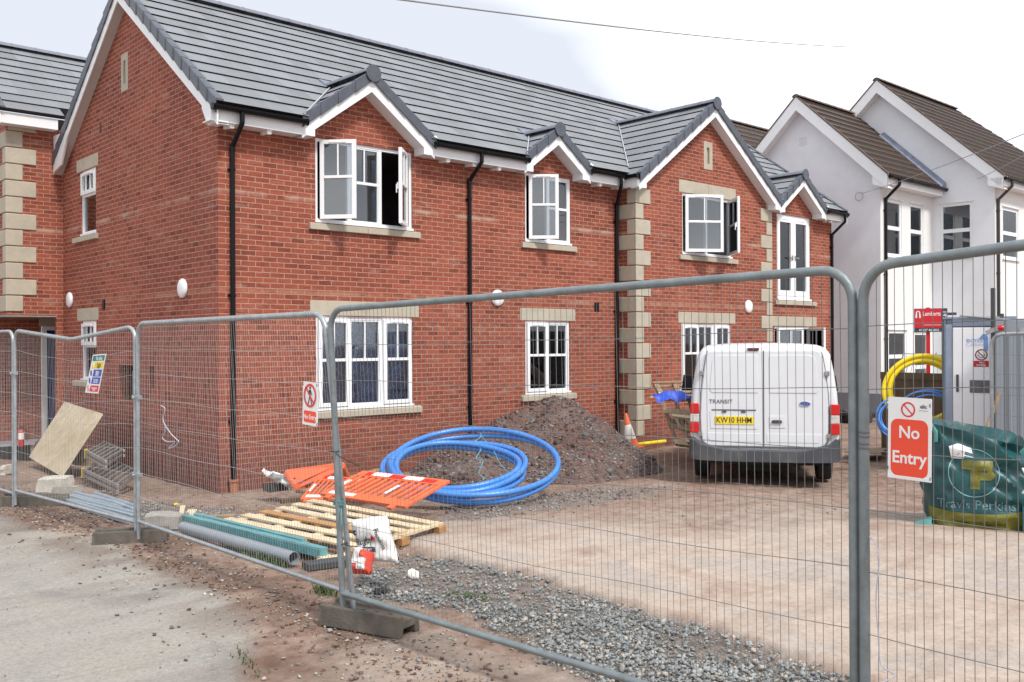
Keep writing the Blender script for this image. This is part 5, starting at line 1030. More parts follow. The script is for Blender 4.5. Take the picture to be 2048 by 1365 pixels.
    m=MB(); m.prism([(.075,.82),(.285,.82),(.29,.835),(.285,.985),(.08,.985),(.07,.965)],-.034,-.026); build('handle_recess',m,vanwhite,v,bevel=.006)
    m=MB(); m.prism([(.10,.905),(.12,.93),(.23,.93),(.245,.91),(.235,.885),(.11,.885)],-.058,-.034); build('door_handle',m,greydark,v,bevel=.006)
    textmesh('TRANSIT',.078,frame((-.575,-.031,1.175),(1,0,0),(0,0,1),(0,-1,0)),inkgrey,v,bold=.0004,ext=.001,sx=1.0,space=1.05,name='badge_lettering')
    m=MB(); K_=24; plate_=[(.545+.068*math.cos(2*math.pi*k/K_),1.155+.030*math.sin(2*math.pi*k/K_)) for k in range(K_)]; m.prism(plate_,-.036,-.026); b_=build('oval_badge',m,signblue,v)
    m=MB(); m.M=Matrix.Identity(4); pts=[(.545+.068*math.cos(2*math.pi*k/K_),-.037,1.155+.030*math.sin(2*math.pi*k/K_)) for k in range(K_)]; m.tube(pts,.004,6,True); build('badge_rim',m,alu,v)
    textmesh('Ford',.036,frame((.545,-.038,1.155),(1,0,0),(0,0,1),(0,-1,0)),alu,v,ext=.0006,name='badge_script',sx=1.1)
    m=MB(); m.prism([(-.21,1.885),(-.06,1.885),(-.055,1.92),(-.215,1.92)],-.045,.02); build('brake_lamp',m,mk('dark_red_lens',(.12,.03,.035),.2),v,bevel=.006)
    # bumper
    m=MB(); P=[(-1.01,.55),(-1.02,.10),(-.98,-.05),(-.86,-.11),(-.5,-.135),(0,-.14),(.5,-.135),(.86,-.11),(.98,-.05),(1.02,.10),(1.01,.55)]; n=len(P)
    zt=[.70,.70,.68,.60,.53,.525,.53,.60,.68,.70,.70]; zb=[.42,.40,.38,.365,.36,.36,.36,.365,.38,.40,.42]
    vs=[(x,y,z) for (x,y),z in zip(P,zb)]+[(x*.995,y+.005,z-.02) for (x,y),z in zip(P,zt)]+[(x*.97,y+.05,z) for (x,y),z in zip(P,zt)]+[(x*.94,y+.06,z) for (x,y),z in zip(P,zb)]
    m.grp(vs,[(r*n+k,r*n+k+1,((r+1)%4)*n+k+1,((r+1)%4)*n+k) for r in range(4) for k in range(n-1)]); build('rear_bumper',m,vangrey,v,smooth=True)
    m=MB(); m.box(-.88,.88,.1,4.5,.30,.50); m.box(-.35,.3,.2,1.0,.2,.35); m.tube([(-.9,.95,.32),(.9,.95,.32)],.04,8); m.tube([(.45,-.02,.27),(.45,.8,.3)],.03,8); build('underbody',m,underm,v)
    for sx in (-1,1):
        for y in (.95,3.85):
            m=MB(); x=sx*.86; m.lathe((x,y,.33),[(.2,-.10),(.30,-.105),(.325,-.085),(.33,-.03),(.33,.03),(.325,.085),(.30,.105),(.2,.10)],ax='x',n=28); w_=build('wheel',m,tyre_m,v,smooth=True)
            m=MB(); m.lathe((x,y,.33),[(.21,-.09),(.19,-.05),(.05,-.06),(.05,.06),(.19,.05),(.21,.09)],ax='x',n=20); build('rim',m,alu,w_,smooth=True)
    # side trim, mirror, side glass
    for sx in (-1,1):
        m=MB(); m.box(sx*1.003-.006,sx*1.003+.006,.6,3.3,.62,.74); build('side_moulding',m,vangrey,v,bevel=.004)
        m=MB(); m.hexa([(sx*1.0,3.35,1.16),(sx*1.30,3.38,1.16),(sx*1.30,3.26,1.16),(sx*1.02,3.22,1.16),(sx*1.0,3.35,1.42),(sx*1.26,3.38,1.44),(sx*1.26,3.26,1.44),(sx*1.02,3.22,1.42)]); build('door_mirror',m,blackp,v,bevel=.02)
        m=MB(); m.grp([(sx*.985,3.2,1.22),(sx*.975,3.75,1.22),(sx*.87,3.45,1.62),(sx*.87,3.2,1.66)],[(0,1,2,3)]); build('side_window',m,greydark,v,fix=False)
    m=MB(); m.box(-1.006,-.99,.5,1.45,1.02,1.05); build('slider_rail',m,vangrey,v)
    return v
make_van()
# ================================================================= BLUE COIL
def coil(name,c,normal,loops,r,mat,label,cat,seed=1,ties=None,parent_mat=None):
    c=Vector(c); nrm=Vector(normal).normalized(); a=nrm.cross(Vector((0,0,1))).normalized(); b_=nrm.cross(a); rg=random.Random(seed)
    o=thing(name,label,cat,tuple(c)); m=MB()
    for (R1,dx,dy,dz,ecc) in loops:
        ph=rg.random()*6; pts=[]
        for k in range(64):
            t=2*math.pi*k/64; rr=R1*(1+.017*math.sin(2*t+ph)+.008*math.sin(3*t+2*ph)); pts.append(a*(dx+rr*math.cos(t))+b_*(dy+rr*ecc*math.sin(t))+nrm*(dz+.024*math.sin(2*t+ph)))
        m.tube(pts,r,10,True)
    build('hose',m,mat,o,smooth=True)
    if ties:
        m=MB()
        for t in ties:
            R1=loops[0][0]; p=a*(R1*math.cos(t))+b_*(R1*math.sin(t)); d=(a*math.cos(t)+b_*math.sin(t))
            m.tube([p+d*(.09*math.cos(q))+nrm*(.09*math.sin(q)) for q in [2*math.pi*i/12 for i in range(12)]],.006,5,True)
        build('tie',m,ropegreen,o)
    return o,a,b_,nrm,c
# tilted so the far side rests on the heap; view direction on the ground is about (.67,.74)
vd=Vector((.66,.75,0)); tl_=R(15.2); nrmC=(Vector((0,0,1))*math.cos(tl_)-vd*math.sin(tl_))
cc=atD(943,931,12.2); inn=atD(925,952,12.1)-cc
side_=Vector((.75,-.66,0)); a_=nrmC.cross(Vector((0,0,1))).normalized(); sg_=1 if a_.dot(side_)>0 else -1; cb_test=-nrmC.cross(a_).dot(vd)
Ls_=-1 if cb_test<0 else 1
L_=[(1.10,0,0,0,1),(1.085,sg_*.03,.02*Ls_,.07,1.0),(.86,-sg_*.18,.15*Ls_,.0,.98),(.83,-sg_*.16,.15*Ls_,.075,.98),(.79,-sg_*.19,.17*Ls_,.02,.97),(.765,-sg_*.17,.17*Ls_,.09,.97)]
co_,ca1,cb1,cn1,cc1=coil('pipe_coil',cc,nrmC,L_,.036,bluepipe,'large coil of thick blue water pipe lying on the front of the heap','pipe coil',ties=None)
def px_on(c0,n0,x,y): r_=ray(x,y); return CAM+r_*((Vector(c0)-CAM).dot(n0)/r_.dot(n0))
pcurve('rope',[px_on(cc,nrmC,*p)+Vector((0,0,.05)) for p in ((955,862),(962,880),(945,895),(962,905),(952,925),(966,930),(958,955),(972,965))],.006,ropeblue,'blue twine tangled round the blue water pipe coil','rope')
pcurve('rope',[px_on(cc,nrmC,*p)+Vector((0,0,.05)) for p in ((962,880),(985,905),(1000,935),(1020,958),(1024,975))],.005,ropeblue,'strand of blue twine stretched across the inside of the blue coil','rope')
# yellow coil by the brown fence
yc=atD(1846,782,15.3); nY=(CAM-yc); nY.z=0; nY.normalize(); nY=(nY*math.cos(R(12))+Vector((0,0,1))*math.sin(R(12)))
coil('pipe_coil',yc,nY,[(.56,0,0,0,1),(.56,.01,.0,.085,1),(.48,0,0,.0,1),(.485,0,.0,.08,1),(.52,0,0,.04,1)],.036,yellowpipe,'upright coil of thick yellow gas pipe leaning on the brown fence','pipe coil',seed=4,ties=(.8,2.4,4.4))
y2=atD(1832,832,14.9); coil('pipe_coil',y2,nY,[(.22,0,0,0,.8),(.20,0,0,.04,.8),(.18,0,0,.08,.8)],.02,yellowpipe,'small yellow pipe coil inside the foot of the large yellow coil','pipe coil',seed=5)
b2=atD(1860,835,15.0); coil('pipe_coil',b2,nY,[(.50,0,0,0,.85),(.46,.05,.02,.05,.9),(.42,-.04,0,.1,.8)],.014,bluepipe,'thin blue pipe loops behind the big no entry sign','pipe coil',seed=6)
b3=atD(1790,836,14.6); coil('pipe_coil',b3,nY,[(.26,0,0,0,1.15),(.22,0,.02,.04,1.1),(.18,.02,0,.07,1.2),(.24,-.02,0,.1,1)],.014,bluepipe,'small bundle of thin blue pipe left of the big no entry sign','pipe coil',seed=7)
# brown boundary fence behind the coils
fb=thing('board_fence','low brown board fence between the white house and the grey cabin','fence',(15.2,-1.1,0)); p=atD(1762,742,17.2); q=atD(1930,740,15.8); p.z=q.z=0
d=(q-p); Lf=d.length; d.normalize(); FM=frame((p.x-15.2,p.y+1.1,0),d,Vector((-d.y,d.x,0)),(0,0,1)); m=MB(FM); x=0
while x<Lf+1: m.box(x,x+.145,0,.02,-.1,1.48+random.uniform(-.01,.01)); x+=.15
build('board',m,darkwood,fb); m=MB(FM); m.box(0,Lf+1,-.02,.0,1.38,1.5); m.box(0,Lf+1,-.02,0,.4,.5); build('rail',m,darkwood,fb)
# ================================================================= ORANGE BARRIERS
def barrier(P,label,mirror=False,hh=.035):
    """P: 4 world corners u0v0,u1v0,u1v1,u0v1 ; slats run along v"""
    A=[Vector(p) for p in P]; c=sum(A,Vector())/4; n_=(A[1]-A[0]).cross(A[3]-A[0]).normalized()
    if n_.z<0: n_=-n_
    o=thing('plastic_barrier',label,'barrier',tuple(c),'orange plastic barriers')
    def Q(u,v,w): return A[0].lerp(A[1],u).lerp(A[3].lerp(A[2],u),v)+n_*w-c
    def bx(m,u0,u1,v0,v1,w0=0,w1=hh): m.hexa([Q(u0,v0,w0),Q(u1,v0,w0),Q(u1,v1,w0),Q(u0,v1,w0),Q(u0,v0,w1),Q(u1,v0,w1),Q(u1,v1,w1),Q(u0,v1,w1)])
    m=MB(); bx(m,0,1,0,.20); bx(m,0,1,.80,1); bx(m,0,.035,.2,.8); bx(m,.965,1,.2,.8)
    n=13
    for i in range(1,n): u=i/n; bx(m,u-.017,u+.017,.2,.8,.004,hh-.004)
    bx(m,.10,.16,-.10,.0); bx(m,.84,.90,-.10,0); build('panel',m,orange,o,bevel=.006)
    m=MB(); bx(m,.1,.9,.83,.95,hh,hh+.002); build('red_strip',m,redrefl,o)
    for q_ in ((.18,.38,.84,.97,hh+.002,hh+.004),(.55,.75,.84,.97,hh+.002,hh+.004),(.08,.38,.05,.15,hh,hh+.003),(.04,.08,.3,.6,hh-.003,hh+.002),(.605,.640,.3,.62,hh-.003,hh+.002)): m=MB(); bx(m,*q_); build('white_strip',m,whiterefl,o)
    return o
barrier([onZ(640,992,.30),onZ(812,1019,.30),onZ(901,966,.50),onZ(728,946,.52)],'orange slatted barrier with white reflective strips lying on the blue coil end')
barrier([onZ(600,1003,.16),onZ(700,1003,.16),onZ(760,965,.30),onZ(640,955,.32)],'lower orange barrier mostly hidden beneath the slatted orange barrier')
A_=[onZ(588,984,.16),onZ(660,972,.20),onZ(646,944,.42),onZ(566,954,.34)]
o=thing('plastic_barrier','solid orange barrier foot section lying at the brick wall behind the middle posts','barrier',tuple(A_[0]),'orange plastic barriers'); m=MB(); up=Vector((0,0,.10)); A0=[a-A_[0] for a in A_]; ext_=(A_[1]-A_[0])*.6; A0[1]+=ext_; A0[2]+=ext_
m.hexa([A0[0]-up*.0,A0[1],A0[2],A0[3],A0[0]+up,A0[1]+up,A0[2]+up,A0[3]+up]); build('panel',m,orange,o,bevel=.03)
m=MB(); 
for i in range(7): q=A0[0].lerp(A0[1],.1+.13*i).lerp(A0[3].lerp(A0[2],.1+.13*i),.35)+up; m.box(q.x-.035,q.x+.035,q.y-.012,q.y+.012,q.z-.01,q.z+.004)
build('slot',m,mk('dark_orange',(.28,.05,.02),.7),o)
# crumpled metal scrap at its left
o=thing('scrap_metal','crumpled grey metal offcut lying at the foot of the brick wall','scrap metal',tuple(onZ(548,985,.12))); m=MB(); rg=random.Random(5); n=9; vs=[]
b0=onZ(536,950,.35)-o.location; 
for i in range(n):
    for j in range(5):
        t=i/(n-1); s_=j/4; p=Vector((-.12,.10,.24)).lerp(Vector((.16,-.20,.02)),t)+Vector((.26,.06,.02))*(s_*(.4+.6*t)); vs.append(p+Vector((rg.uniform(-.025,.025),rg.uniform(-.03,.03),rg.uniform(-.02,.05)+.05*math.sin(s_*3.1))))
m.grp(vs,[(i*5+j,i*5+j+1,(i+1)*5+j+1,(i+1)*5+j) for i in range(n-1) for j in range(4)]); build('sheet',m,alu,o,fix=False); m=MB(); m.box(-.05,.22,.02,.2,.0,.10); build('dark_core',m,greydark,o)
# ================================================================= PALLET
def bil(P,u,v,w=0): return P[0].lerp(P[1],u).lerp(P[3].lerp(P[2],u),v)+Vector((0,0,w))
pal=thing('pallet','big new timber pallet lying behind the middle fence posts','pallet',(-.6,-3.7,.17)); PO=Vector((-.6,-3.7,.17))
PP=[onZ(447,1040,.30)-PO,onZ(705,1094,.30)-PO,onZ(882,1041,.30)-PO,onZ(640,997,.30)-PO]
for p in PP: p.z=0
def pbox(m,u0,u1,v0,v1,w0,w1): m.hexa([bil(PP,u0,v0,w0),bil(PP,u1,v0,w0),bil(PP,u1,v1,w0),bil(PP,u0,v1,w0),bil(PP,u0,v0,w1),bil(PP,u1,v0,w1),bil(PP,u1,v1,w1),bil(PP,u0,v1,w1)])
for i in range(6):
    v=i/6*1.02+.0; m=MB(); pbox(m,-.01+random.uniform(-.008,.008),1.0,v,v+.088,.115,.135); build('top_board',m,pine_o if i in(2,) else pine,pal,bevel=.003)
for i in range(4):
    u=[0.0,.31,.62,.965][i]; m=MB(); pbox(m,u,u+.055,0,1,.09,.114); build('stringer_board',m,pine,pal)
    for v in (.0,.46,.91): m=MB(); pbox(m,u-.005,u+.075,v,v+.09,.02,.09); build('block',m,pine_o,pal,bevel=.003)
for i,v in enumerate((.0,.46,.91)): m=MB(); pbox(m,-.02,1.02,v-.01,v+.095,.0,.019); build('bottom_board',m,oldwood,pal)
# old boards beneath and broken board ends
def board(name,p,q,wd,h,mat,label,cat,group=None,up=(0,0,1)):
    p,q=Vector(p),Vector(q); o=thing(name,label,cat,tuple(p),group); m=MB(); m.beam((0,0,0),q-p,wd,h,up); build('plank',m,mat,o,bevel=.002); return o
def gp(x,y,z=.19,up=0): p=onZ(x,y,z); return (p.x,p.y,p.z+up)
board('timber_plank',gp(690,1085,.2),gp(812,1058,.2),.12,.025,oldwood,'short board under the right corner of the pallet','board')
board('timber_plank',gp(560,1075,.2,.02),gp(662,1128,.2,.03),.11,.025,pine,'pale board end under the teal beam by the pipe mouth','board')
board('timber_plank',gp(640,1128,.2,.02),gp(760,1098,.2,.02),.10,.025,pine,'pale board beneath the pallet next to the cement bag','board')
board('timber_plank',gp(290,1043,.2,.02),gp(470,1038,.2,.03),.10,.03,oldwood,'weathered board behind the upper end of the teal beam','board')
board('timber_plank',gp(360,1040,.2,.0),onZ(366,1012,.26),.05,.012,pine,'splintered pale lath standing at the upper end of the grey pipe','board')
board('timber_plank',gp(372,1040,.2,.0),onZ(385,1020,.22),.10,.012,pine,'short splintered board beside the standing lath','board')
board('timber_plank',gp(600,985,.1,.0),gp(760,945,.12,.04),.14,.03,oldwood,'old board under the orange barriers near the wall','board')
board('timber_plank',gp(560,1003,.15,.0),gp(655,996,.15,.02),.10,.05,darkwood,'dark timber length below the lower orange barrier','board')
# teal beam, grey pipe
p=Vector(gp(372,1052,.20,.07)); q=Vector(gp(648,1122,.20,.07)); o=thing('teal_beam','long teal treated timber beam lying on the pallet edge beside the grey pipe','beam',tuple(p)); m=MB(); d=q-p; m.beam((0,0,0),d,.075,.085); build('timber',m,teal,o,bevel=.004); m=MB(); m.beam((.10,.0,.02),d*.82+Vector((.08,0,.02)),.05,.06); build('second_batten',m,teal,o,bevel=.004)
p=Vector(gp(366,1066,.20,.055)); q=Vector(gp(588,1130,.20,.055)); o=thing('drain_pipe','long grey plastic drain pipe with its open mouth toward the middle posts','pipe',tuple(p)); d=q-p; m=MB(); dn=d.normalized(); K=24; sd_=dn.cross(Vector((0,0,1))).normalized(); upv=sd_.cross(dn); vs=[]
for (t,r_) in ((0,.055),(d.length,.055),(d.length,.050),(0,.050)):
    for k in range(K): a=2*math.pi*k/K; vs.append(dn*t+sd_*r_*math.cos(a)+upv*r_*math.sin(a))
m.grp(vs,[(i*K+k,i*K+(k+1)%K,((i+1)%4)*K+(k+1)%K,((i+1)%4)*K+k) for i in range(4) for k in range(K)]); build('tube',m,greypipe,o,smooth=True)
# dark plank added as painted shade in the void under the board ends
o=board('timber_plank',gp(610,1140,.19,.03),gp(700,1128,.19,.03),.16,.05,greydark,'dark strip painted as the shade under the boards beside the pipe mouth','shade strip')
# zinc flashing bundle, far left
o=thing('metal_flashing','bundle of long blue-grey metal trims lying along the fence at left','metal trims',tuple(gp(120,1008,.17))); b0=Vector(o.location); m=MB()
for k,(a,b_,dz) in enumerate((((118,1006),(268,1052),.03),((125,1002),(270,1040),.05),((190,1004),(272,1032),.08),((150,1000),(262,1028),.06))):
    P0=Vector(gp(*a,.17,dz))-b0; P1=Vector(gp(*b_,.17,dz))-b0; m.beam(P0,P1,.10,.035)
    m.beam(P0+Vector((0,0,.03)),P1+Vector((0,0,.03)),.04,.03)
build('trim',m,bluegrey,o,bevel=.008)
# rubble blocks
def lump(label,x0,y0,x1,hgt,dep,mat,seed,z=.18,name='concrete_lump',rz=None):
    p=onZ(x0,y0,z); q=onZ(x1,y0,z); c=(p+q)/2; wd=(q-p).length; az=math.atan2((q-p).y,(q-p).x) if rz is None else rz
    m=MB(); rg=random.Random(seed); bm=bmesh.new(); bmesh.ops.create_cube(bm,size=1); bmesh.ops.subdivide_edges(bm,edges=bm.edges,cuts=4,use_grid_fill=True)
    for v_ in bm.verts:
        v_.co=Vector((v_.co.x*wd,v_.co.y*dep,(v_.co.z+.5)*hgt)); nn=mnoise.noise_vector(v_.co*(7 if wd>.15 else 22)+Vector((seed,0,0))); v_.co+=nn*.022
        if v_.co.z>hgt*.7 and seed%2: v_.co.x*=.93
    me=bpy.data.meshes.new(name); bm.to_mesh(me); bm.free(); me.materials.append(mat); o=bpy.data.objects.new(name,me); scene.collection.objects.link(o); cdir=Vector((-math.sin(az),math.cos(az),0)); o.location=c+cdir*dep*.5; o.location.z=gzf(c.x,c.y)-.0; o.rotation_euler=(0,0,az); me.polygons.foreach_set('use_smooth',[True]*len(me.polygons)); me.set_sharp_from_angle(angle=R(35)); tag(o,label,'concrete block'); return o
lump('pale broken concrete block behind the far left fence foot',72,986,122,.17,.34,conc_w,3)
lump('grey concrete block behind the second fence posts',286,1061,357,.14,.30,conc,4)
lump('low grey kerb block beside the pale broken block',104,990,150,.10,.2,conc,5)
lump('small cream block end at the left edge of the picture',0,950,9,.13,.25,conc_w,7)
# plywood sheet
def quadslab(name,P,th,mat,label,cat):
    P=[Vector(p) for p in P]; n_=(P[1]-P[0]).cross(P[3]-P[0]).normalized(); c=P[0].copy(); o=thing(name,label,cat,tuple(c)); m=MB(); m.hexa([p-c for p in P]+[p-c+n_*th for p in P]); build('board',m,mat,o,bevel=.002); return o
o=quadslab('plywood_sheet',[onZ(60,916,.20),onZ(125,955,.14),onX(207,829,-.55),onX(131,805,-.55)],.022,ply_m,'tan plywood sheet leaning toward the gable wall','plywood')
# ladders
def ladder(P,label,n=8,rail=.07,stack=1):
    """P: 4 corners, rungs between 0-3 and 1-2 edges"""
    P=[Vector(p) for p in P]; c=P[0].copy(); P=[p-c for p in P]; o=thing('ladder',label,'ladder',tuple(c),'aluminium ladders by the gable wall'); 
    m=MB()
    for k in range(stack):
        up=Vector((0,0,.072*k)); m.beam(P[0]+up,P[1]+up,.03,rail*.6); m.beam(P[3]+up,P[2]+up,.03,rail*.6)
    build('stile',m,alu,o,bevel=.003)
    m=MB()
    for k in range(stack):
        up=Vector((0,0,.072*k))
        for i in range(n): u=(i+.5)/n; m.beam(P[0].lerp(P[1],u)+up,P[3].lerp(P[2],u)+up,.03,.028)
    build('rung',m,alu,o); m=MB(); m.box(-.02,.02,-.02,.02,-.04,.1); build('end_cap',m,plate_y,o); return o
ladder([onZ(172,912,.40),onZ(212,935,.40),onZ(248,912,.40),onZ(205,893,.40)],'upper shorter aluminium ladder section on the stack beside the plywood',6,.07,2)
ladder([onZ(166,950,.17),onZ(236,984,.17),onZ(276,955,.17),onZ(212,925,.17)],'lower longer aluminium ladder section on the ground beside the plywood',8,.075,2)
o=thing('timber_block','dark timber blocks under the upper ladder by the gable wall','blocks',tuple(onZ(200,930,.15))); m=MB(); m.box(-.3,.05,.0,.5,0,.16); m.box(-.1,.2,.3,.7,.0,.2); build('block',m,oldwood,o)
# scaffold boards far left, extinguisher
p=onZ(-30,893,.30); q=onZ(72,886,.33); o=thing('scaffold_board','grey scaffold boards on black supports in front of the passage','boards',tuple(p)); m=MB(); d=q-p; sd_=Vector((-d.y,d.x,0)).normalized(); 
for k in range(3): m.beam(sd_*.23*k,d+sd_*.23*k,.22,.04)
build('plank',m,galv,o); m=MB(); m.box(-.1,d.x,.0,.5,-.3,-.03); build('support',m,greydark,o)
def extinguisher(x,y,z,label,s_=1.):
    p=onZ(x,y,z); o=thing('fire_extinguisher',label,'fire extinguisher',tuple(p)); m=MB(); m.lathe((0,0,0),[(.07*s_,0),(.08*s_,.02),(.08*s_,.40*s_),(.06*s_,.46*s_),(.025*s_,.49*s_)],n=20); build('cylinder',m,extred,o,smooth=True); m=MB(); m.lathe((0,0,.49*s_),[(.03,0),(.03,.04),(.012,.06)],n=12); m.beam((-.03,0,.55*s_),(.09,0,.58*s_),.02,.012); m.tube([(.02,0,.52*s_),(.09,.01,.45*s_),(.10,.0,.15*s_)],.01,8); build('valve',m,ink,o); m=MB(); m.lathe((0,0,.2*s_),[(.0815*s_,0),(.0815*s_,.11)],n=20); build('label',m,whiterefl,o,smooth=True); return o
extinguisher(42,893,.33,'red fire extinguisher on the scaffold boards at far left',.6); extinguisher(2036,1018,.17,'red fire extinguisher standing right of the green bulk bag',.8)
# ================================================================= CEMENT BAGS
def sack(name,label,P,th,mat,seed,group=None):
    """P quad corners bl,br,tr,tl world; bulging pillow standing"""
    P=[Vector(p) for p in P]; c=P[0].copy(); P=[p-c for p in P]; n_=(P[1]-P[0]).cross(P[3]-P[0]).normalized(); 
    if n_.dot(CAM-c)<0: n_=-n_
    o=thing(name,label,'bag',tuple(c),group); n=22; m=MB(); 
    def S(u,v,sd): 
        prof=(1-abs(2*u-1)**3.5)**.6*(1-abs(2*v-1)**5)**.6; cr_=mnoise.fractal(Vector((u*4+seed,v*4,seed)),1,2,4)*.016
        q=P[0].lerp(P[1],u).lerp(P[3].lerp(P[2],u),v); return q+n_*(sd*(th/2*prof)+(cr_ if sd>0 else -cr_))+n_*(.01*math.sin(v*9+u*3))
    for sd in (1,-1):
        m.grp([S(i/n,j/n,sd) for j in range(n+1) for i in range(n+1)],[(j*(n+1)+i,j*(n+1)+i+1,(j+1)*(n+1)+i+1,(j+1)*(n+1)+i) for j in range(n) for i in range(n)])
    b_=build('sack',m,mat,o,smooth=True); bv=BVHTree.FromPolygons([Vector(v_) for v_ in m.v],m.f); return o,bv,n_,S,c
o,bv,n_,S_,c0=sack('cement_bag','white cement sack standing against the pallet with black lettering',[atD(722,1120,7.3),atD(798,1126,7.15),atD(772,1030,7.25),atD(703,1040,7.4)],.16,bagwhite,3)
rt=(S_(.9,.5,1)-S_(.1,.5,1)).normalized(); TM_=SF(S_(.38,.52,1)+n_*.01,rt,n_.cross(rt)); 
def onbag(body,sz,u,v,mt,bold=.0,rot=0,sx=1):
    F_=SF(S_(u,v,1)+n_*.03,rt,n_.cross(rt))@Matrix.Rotation(R(rot),4,'Z'); return textmesh(body,sz,F_,mt,o,bold=bold,ext=.0003,sx=sx,bvh=bv,ldir=-n_)
onbag('Rugby',.072,.36,.46,ink,.001,6); onbag('Premium',.045,.80,.5,ink,.0006,-68)
m=MB(); a=S_(.30,.30,1); 
for (u0,u1,v0,v1,mt,nm) in ((.28,.62,.22,.33,ink,'printed_panel'),):
    mm_=MB(); k=8; mm_.grp([S_(ll(u0,u1,i/k),ll(v0,v1,j/k),1)+n_*.004 for j in range(k+1) for i in range(k+1)],[(j*(k+1)+i,j*(k+1)+i+1,(j+1)*(k+1)+i+1,(j+1)*(k+1)+i) for j in range(k) for i in range(k)]); build(nm,mm_,mk('dark_print',(.05,.05,.08),.5),o,fix=False)
mm_=MB(); k=6
for (u0,u1,v0,v1) in ((.60,.68,.48,.56),(.64,.66,.44,.60),(.58,.70,.51,.53)): mm_.grp([S_(ll(u0,u1,i/k),ll(v0,v1,j/k),1)+n_*.004 for j in range(k+1) for i in range(k+1)],[(j*(k+1)+i,j*(k+1)+i+1,(j+1)*(k+1)+i+1,(j+1)*(k+1)+i) for j in range(k) for i in range(k)])
build('red_emblem',mm_,signcrimson,o,fix=False)
mm_=MB(); 
for (u0,u1,v0,v1) in ((.05,.20,.68,.72),(.05,.12,.62,.70),(.10,.17,.60,.64)): mm_.grp([S_(ll(u0,u1,i/k),ll(v0,v1,j/k),1)+n_*.004 for j in range(k+1) for i in range(k+1)],[(j*(k+1)+i,j*(k+1)+i+1,(j+1)*(k+1)+i+1,(j+1)*(k+1)+i) for j in range(k) for i in range(k)])
build('black_emblem',mm_,ink,o,fix=False)
onbag('cement',.03,.42,.275,whiterefl,.0003)
o2,bv2,n2,S2,c2=sack('crumpled_bag','small crumpled red and white bag in front of the cement sack',[atD(694,1146,6.75),atD(740,1148,6.7),atD(748,1105,6.8),atD(716,1096,6.85)],.16,bagred,9)
def bandm(u0,u1,v0,v1): 
    k=10; q=MB(); q.grp([S2(ll(u0,u1,i/k),ll(v0,v1,j/k),1)+n2*.004 for j in range(k+1) for i in range(k+1)],[(j*(k+1)+i,j*(k+1)+i+1,(j+1)*(k+1)+i+1,(j+1)*(k+1)+i) for j in range(k) for i in range(k)]); return q
build('white_patch',bandm(.02,.55,.25,.99),bagwhite,o2,fix=False); build('white_patch',bandm(.5,.85,.05,.5),bagwhite,o2,fix=False)
lump('small white plaster lump on the gravel right of the cement sack',813,1152,834,.05,.06,mk('white_lump',(.78,.76,.72),.9,var=.08,bump=.3),11,z=.2)
# dark glove-like scrap, red scrap, yellow scrap, weeds
for (x,y,mt,lab,s_) in ((762,1188,ink,'small black rag on the ground right of the middle fence foot',.05),(352,996,plate_y,'small yellow plastic scrap on the gravel near the brick corner',.035),(236,975,redrefl,'small red scrap beside the lower ladder',.02),(1050,1000,oldwood,'brown clod on the ground below the blue coil',.05)):
    p=onZ(x,y,.19 if y>1100 else .12); m=MB(); rg=random.Random(x); K=5; vs=[(s_*2.2*(i/K-.5)+rg.uniform(-.01,.01),s_*2*(j/K-.5)+rg.uniform(-.01,.01),.012+rg.uniform(0,.03)*(s_/.05)) for j in range(K+1) for i in range(K+1)]; m.grp(vs,[(j*(K+1)+i,j*(K+1)+i+1,(j+1)*(K+1)+i+1,(j+1)*(K+1)+i) for j in range(K) for i in range(K)]); o=build('scrap',m,mt,fix=False,smooth=True); o.location=(p.x,p.y,gzf(p.x,p.y)+.01); tag(o,lab,'scrap')
def weeds(pts,name,label,n,h,seed):
    rg=random.Random(seed); m=MB()
    for i in range(n):
        a,b_=rg.choice(list(zip(pts,pts[1:]))); p=Vector(a).lerp(Vector(b_),rg.random())+Vector((rg.gauss(0,.035),rg.gauss(0,.05),0)); p.z=gzf(p.x,p.y); az=rg.random()*6.28; hh=h*rg.uniform(.4,1.1); d=Vector((math.cos(az),math.sin(az),0)); s_=Vector((-d.y,d.x,0))*.004
        q=p+Vector((0,0,hh*.6))+d*hh*.2; t=p+Vector((0,0,hh*.95))+d*hh*.6; m.grp([p-s_,p+s_,q+s_,q-s_,t],[(0,1,2,3),(3,2,4)])
    o=build(name,m,leafm,fix=False); tag(o,label,'weeds',kind='stuff'); return o
weeds([onZ(455,1090,.19),onZ(520,1118,.19),onZ(560,1132,.19)],'grass_tuft','green grass growing under the grey drain pipe',700,.10,1); weeds([onZ(645,1180,.19),onZ(660,1188,.19)],'grass_tuft','small yellow-green weeds at the foot of the middle posts',160,.08,2); weeds([onZ(910,1190,.19),onZ(970,1200,.19)],'grass_tuft','flat weeds in the gravel strip',200,.04,3); weeds([onZ(470,1300,.19),onZ(520,1345,.19)],'grass_tuft','sparse weeds at the road edge',60,.03,4)
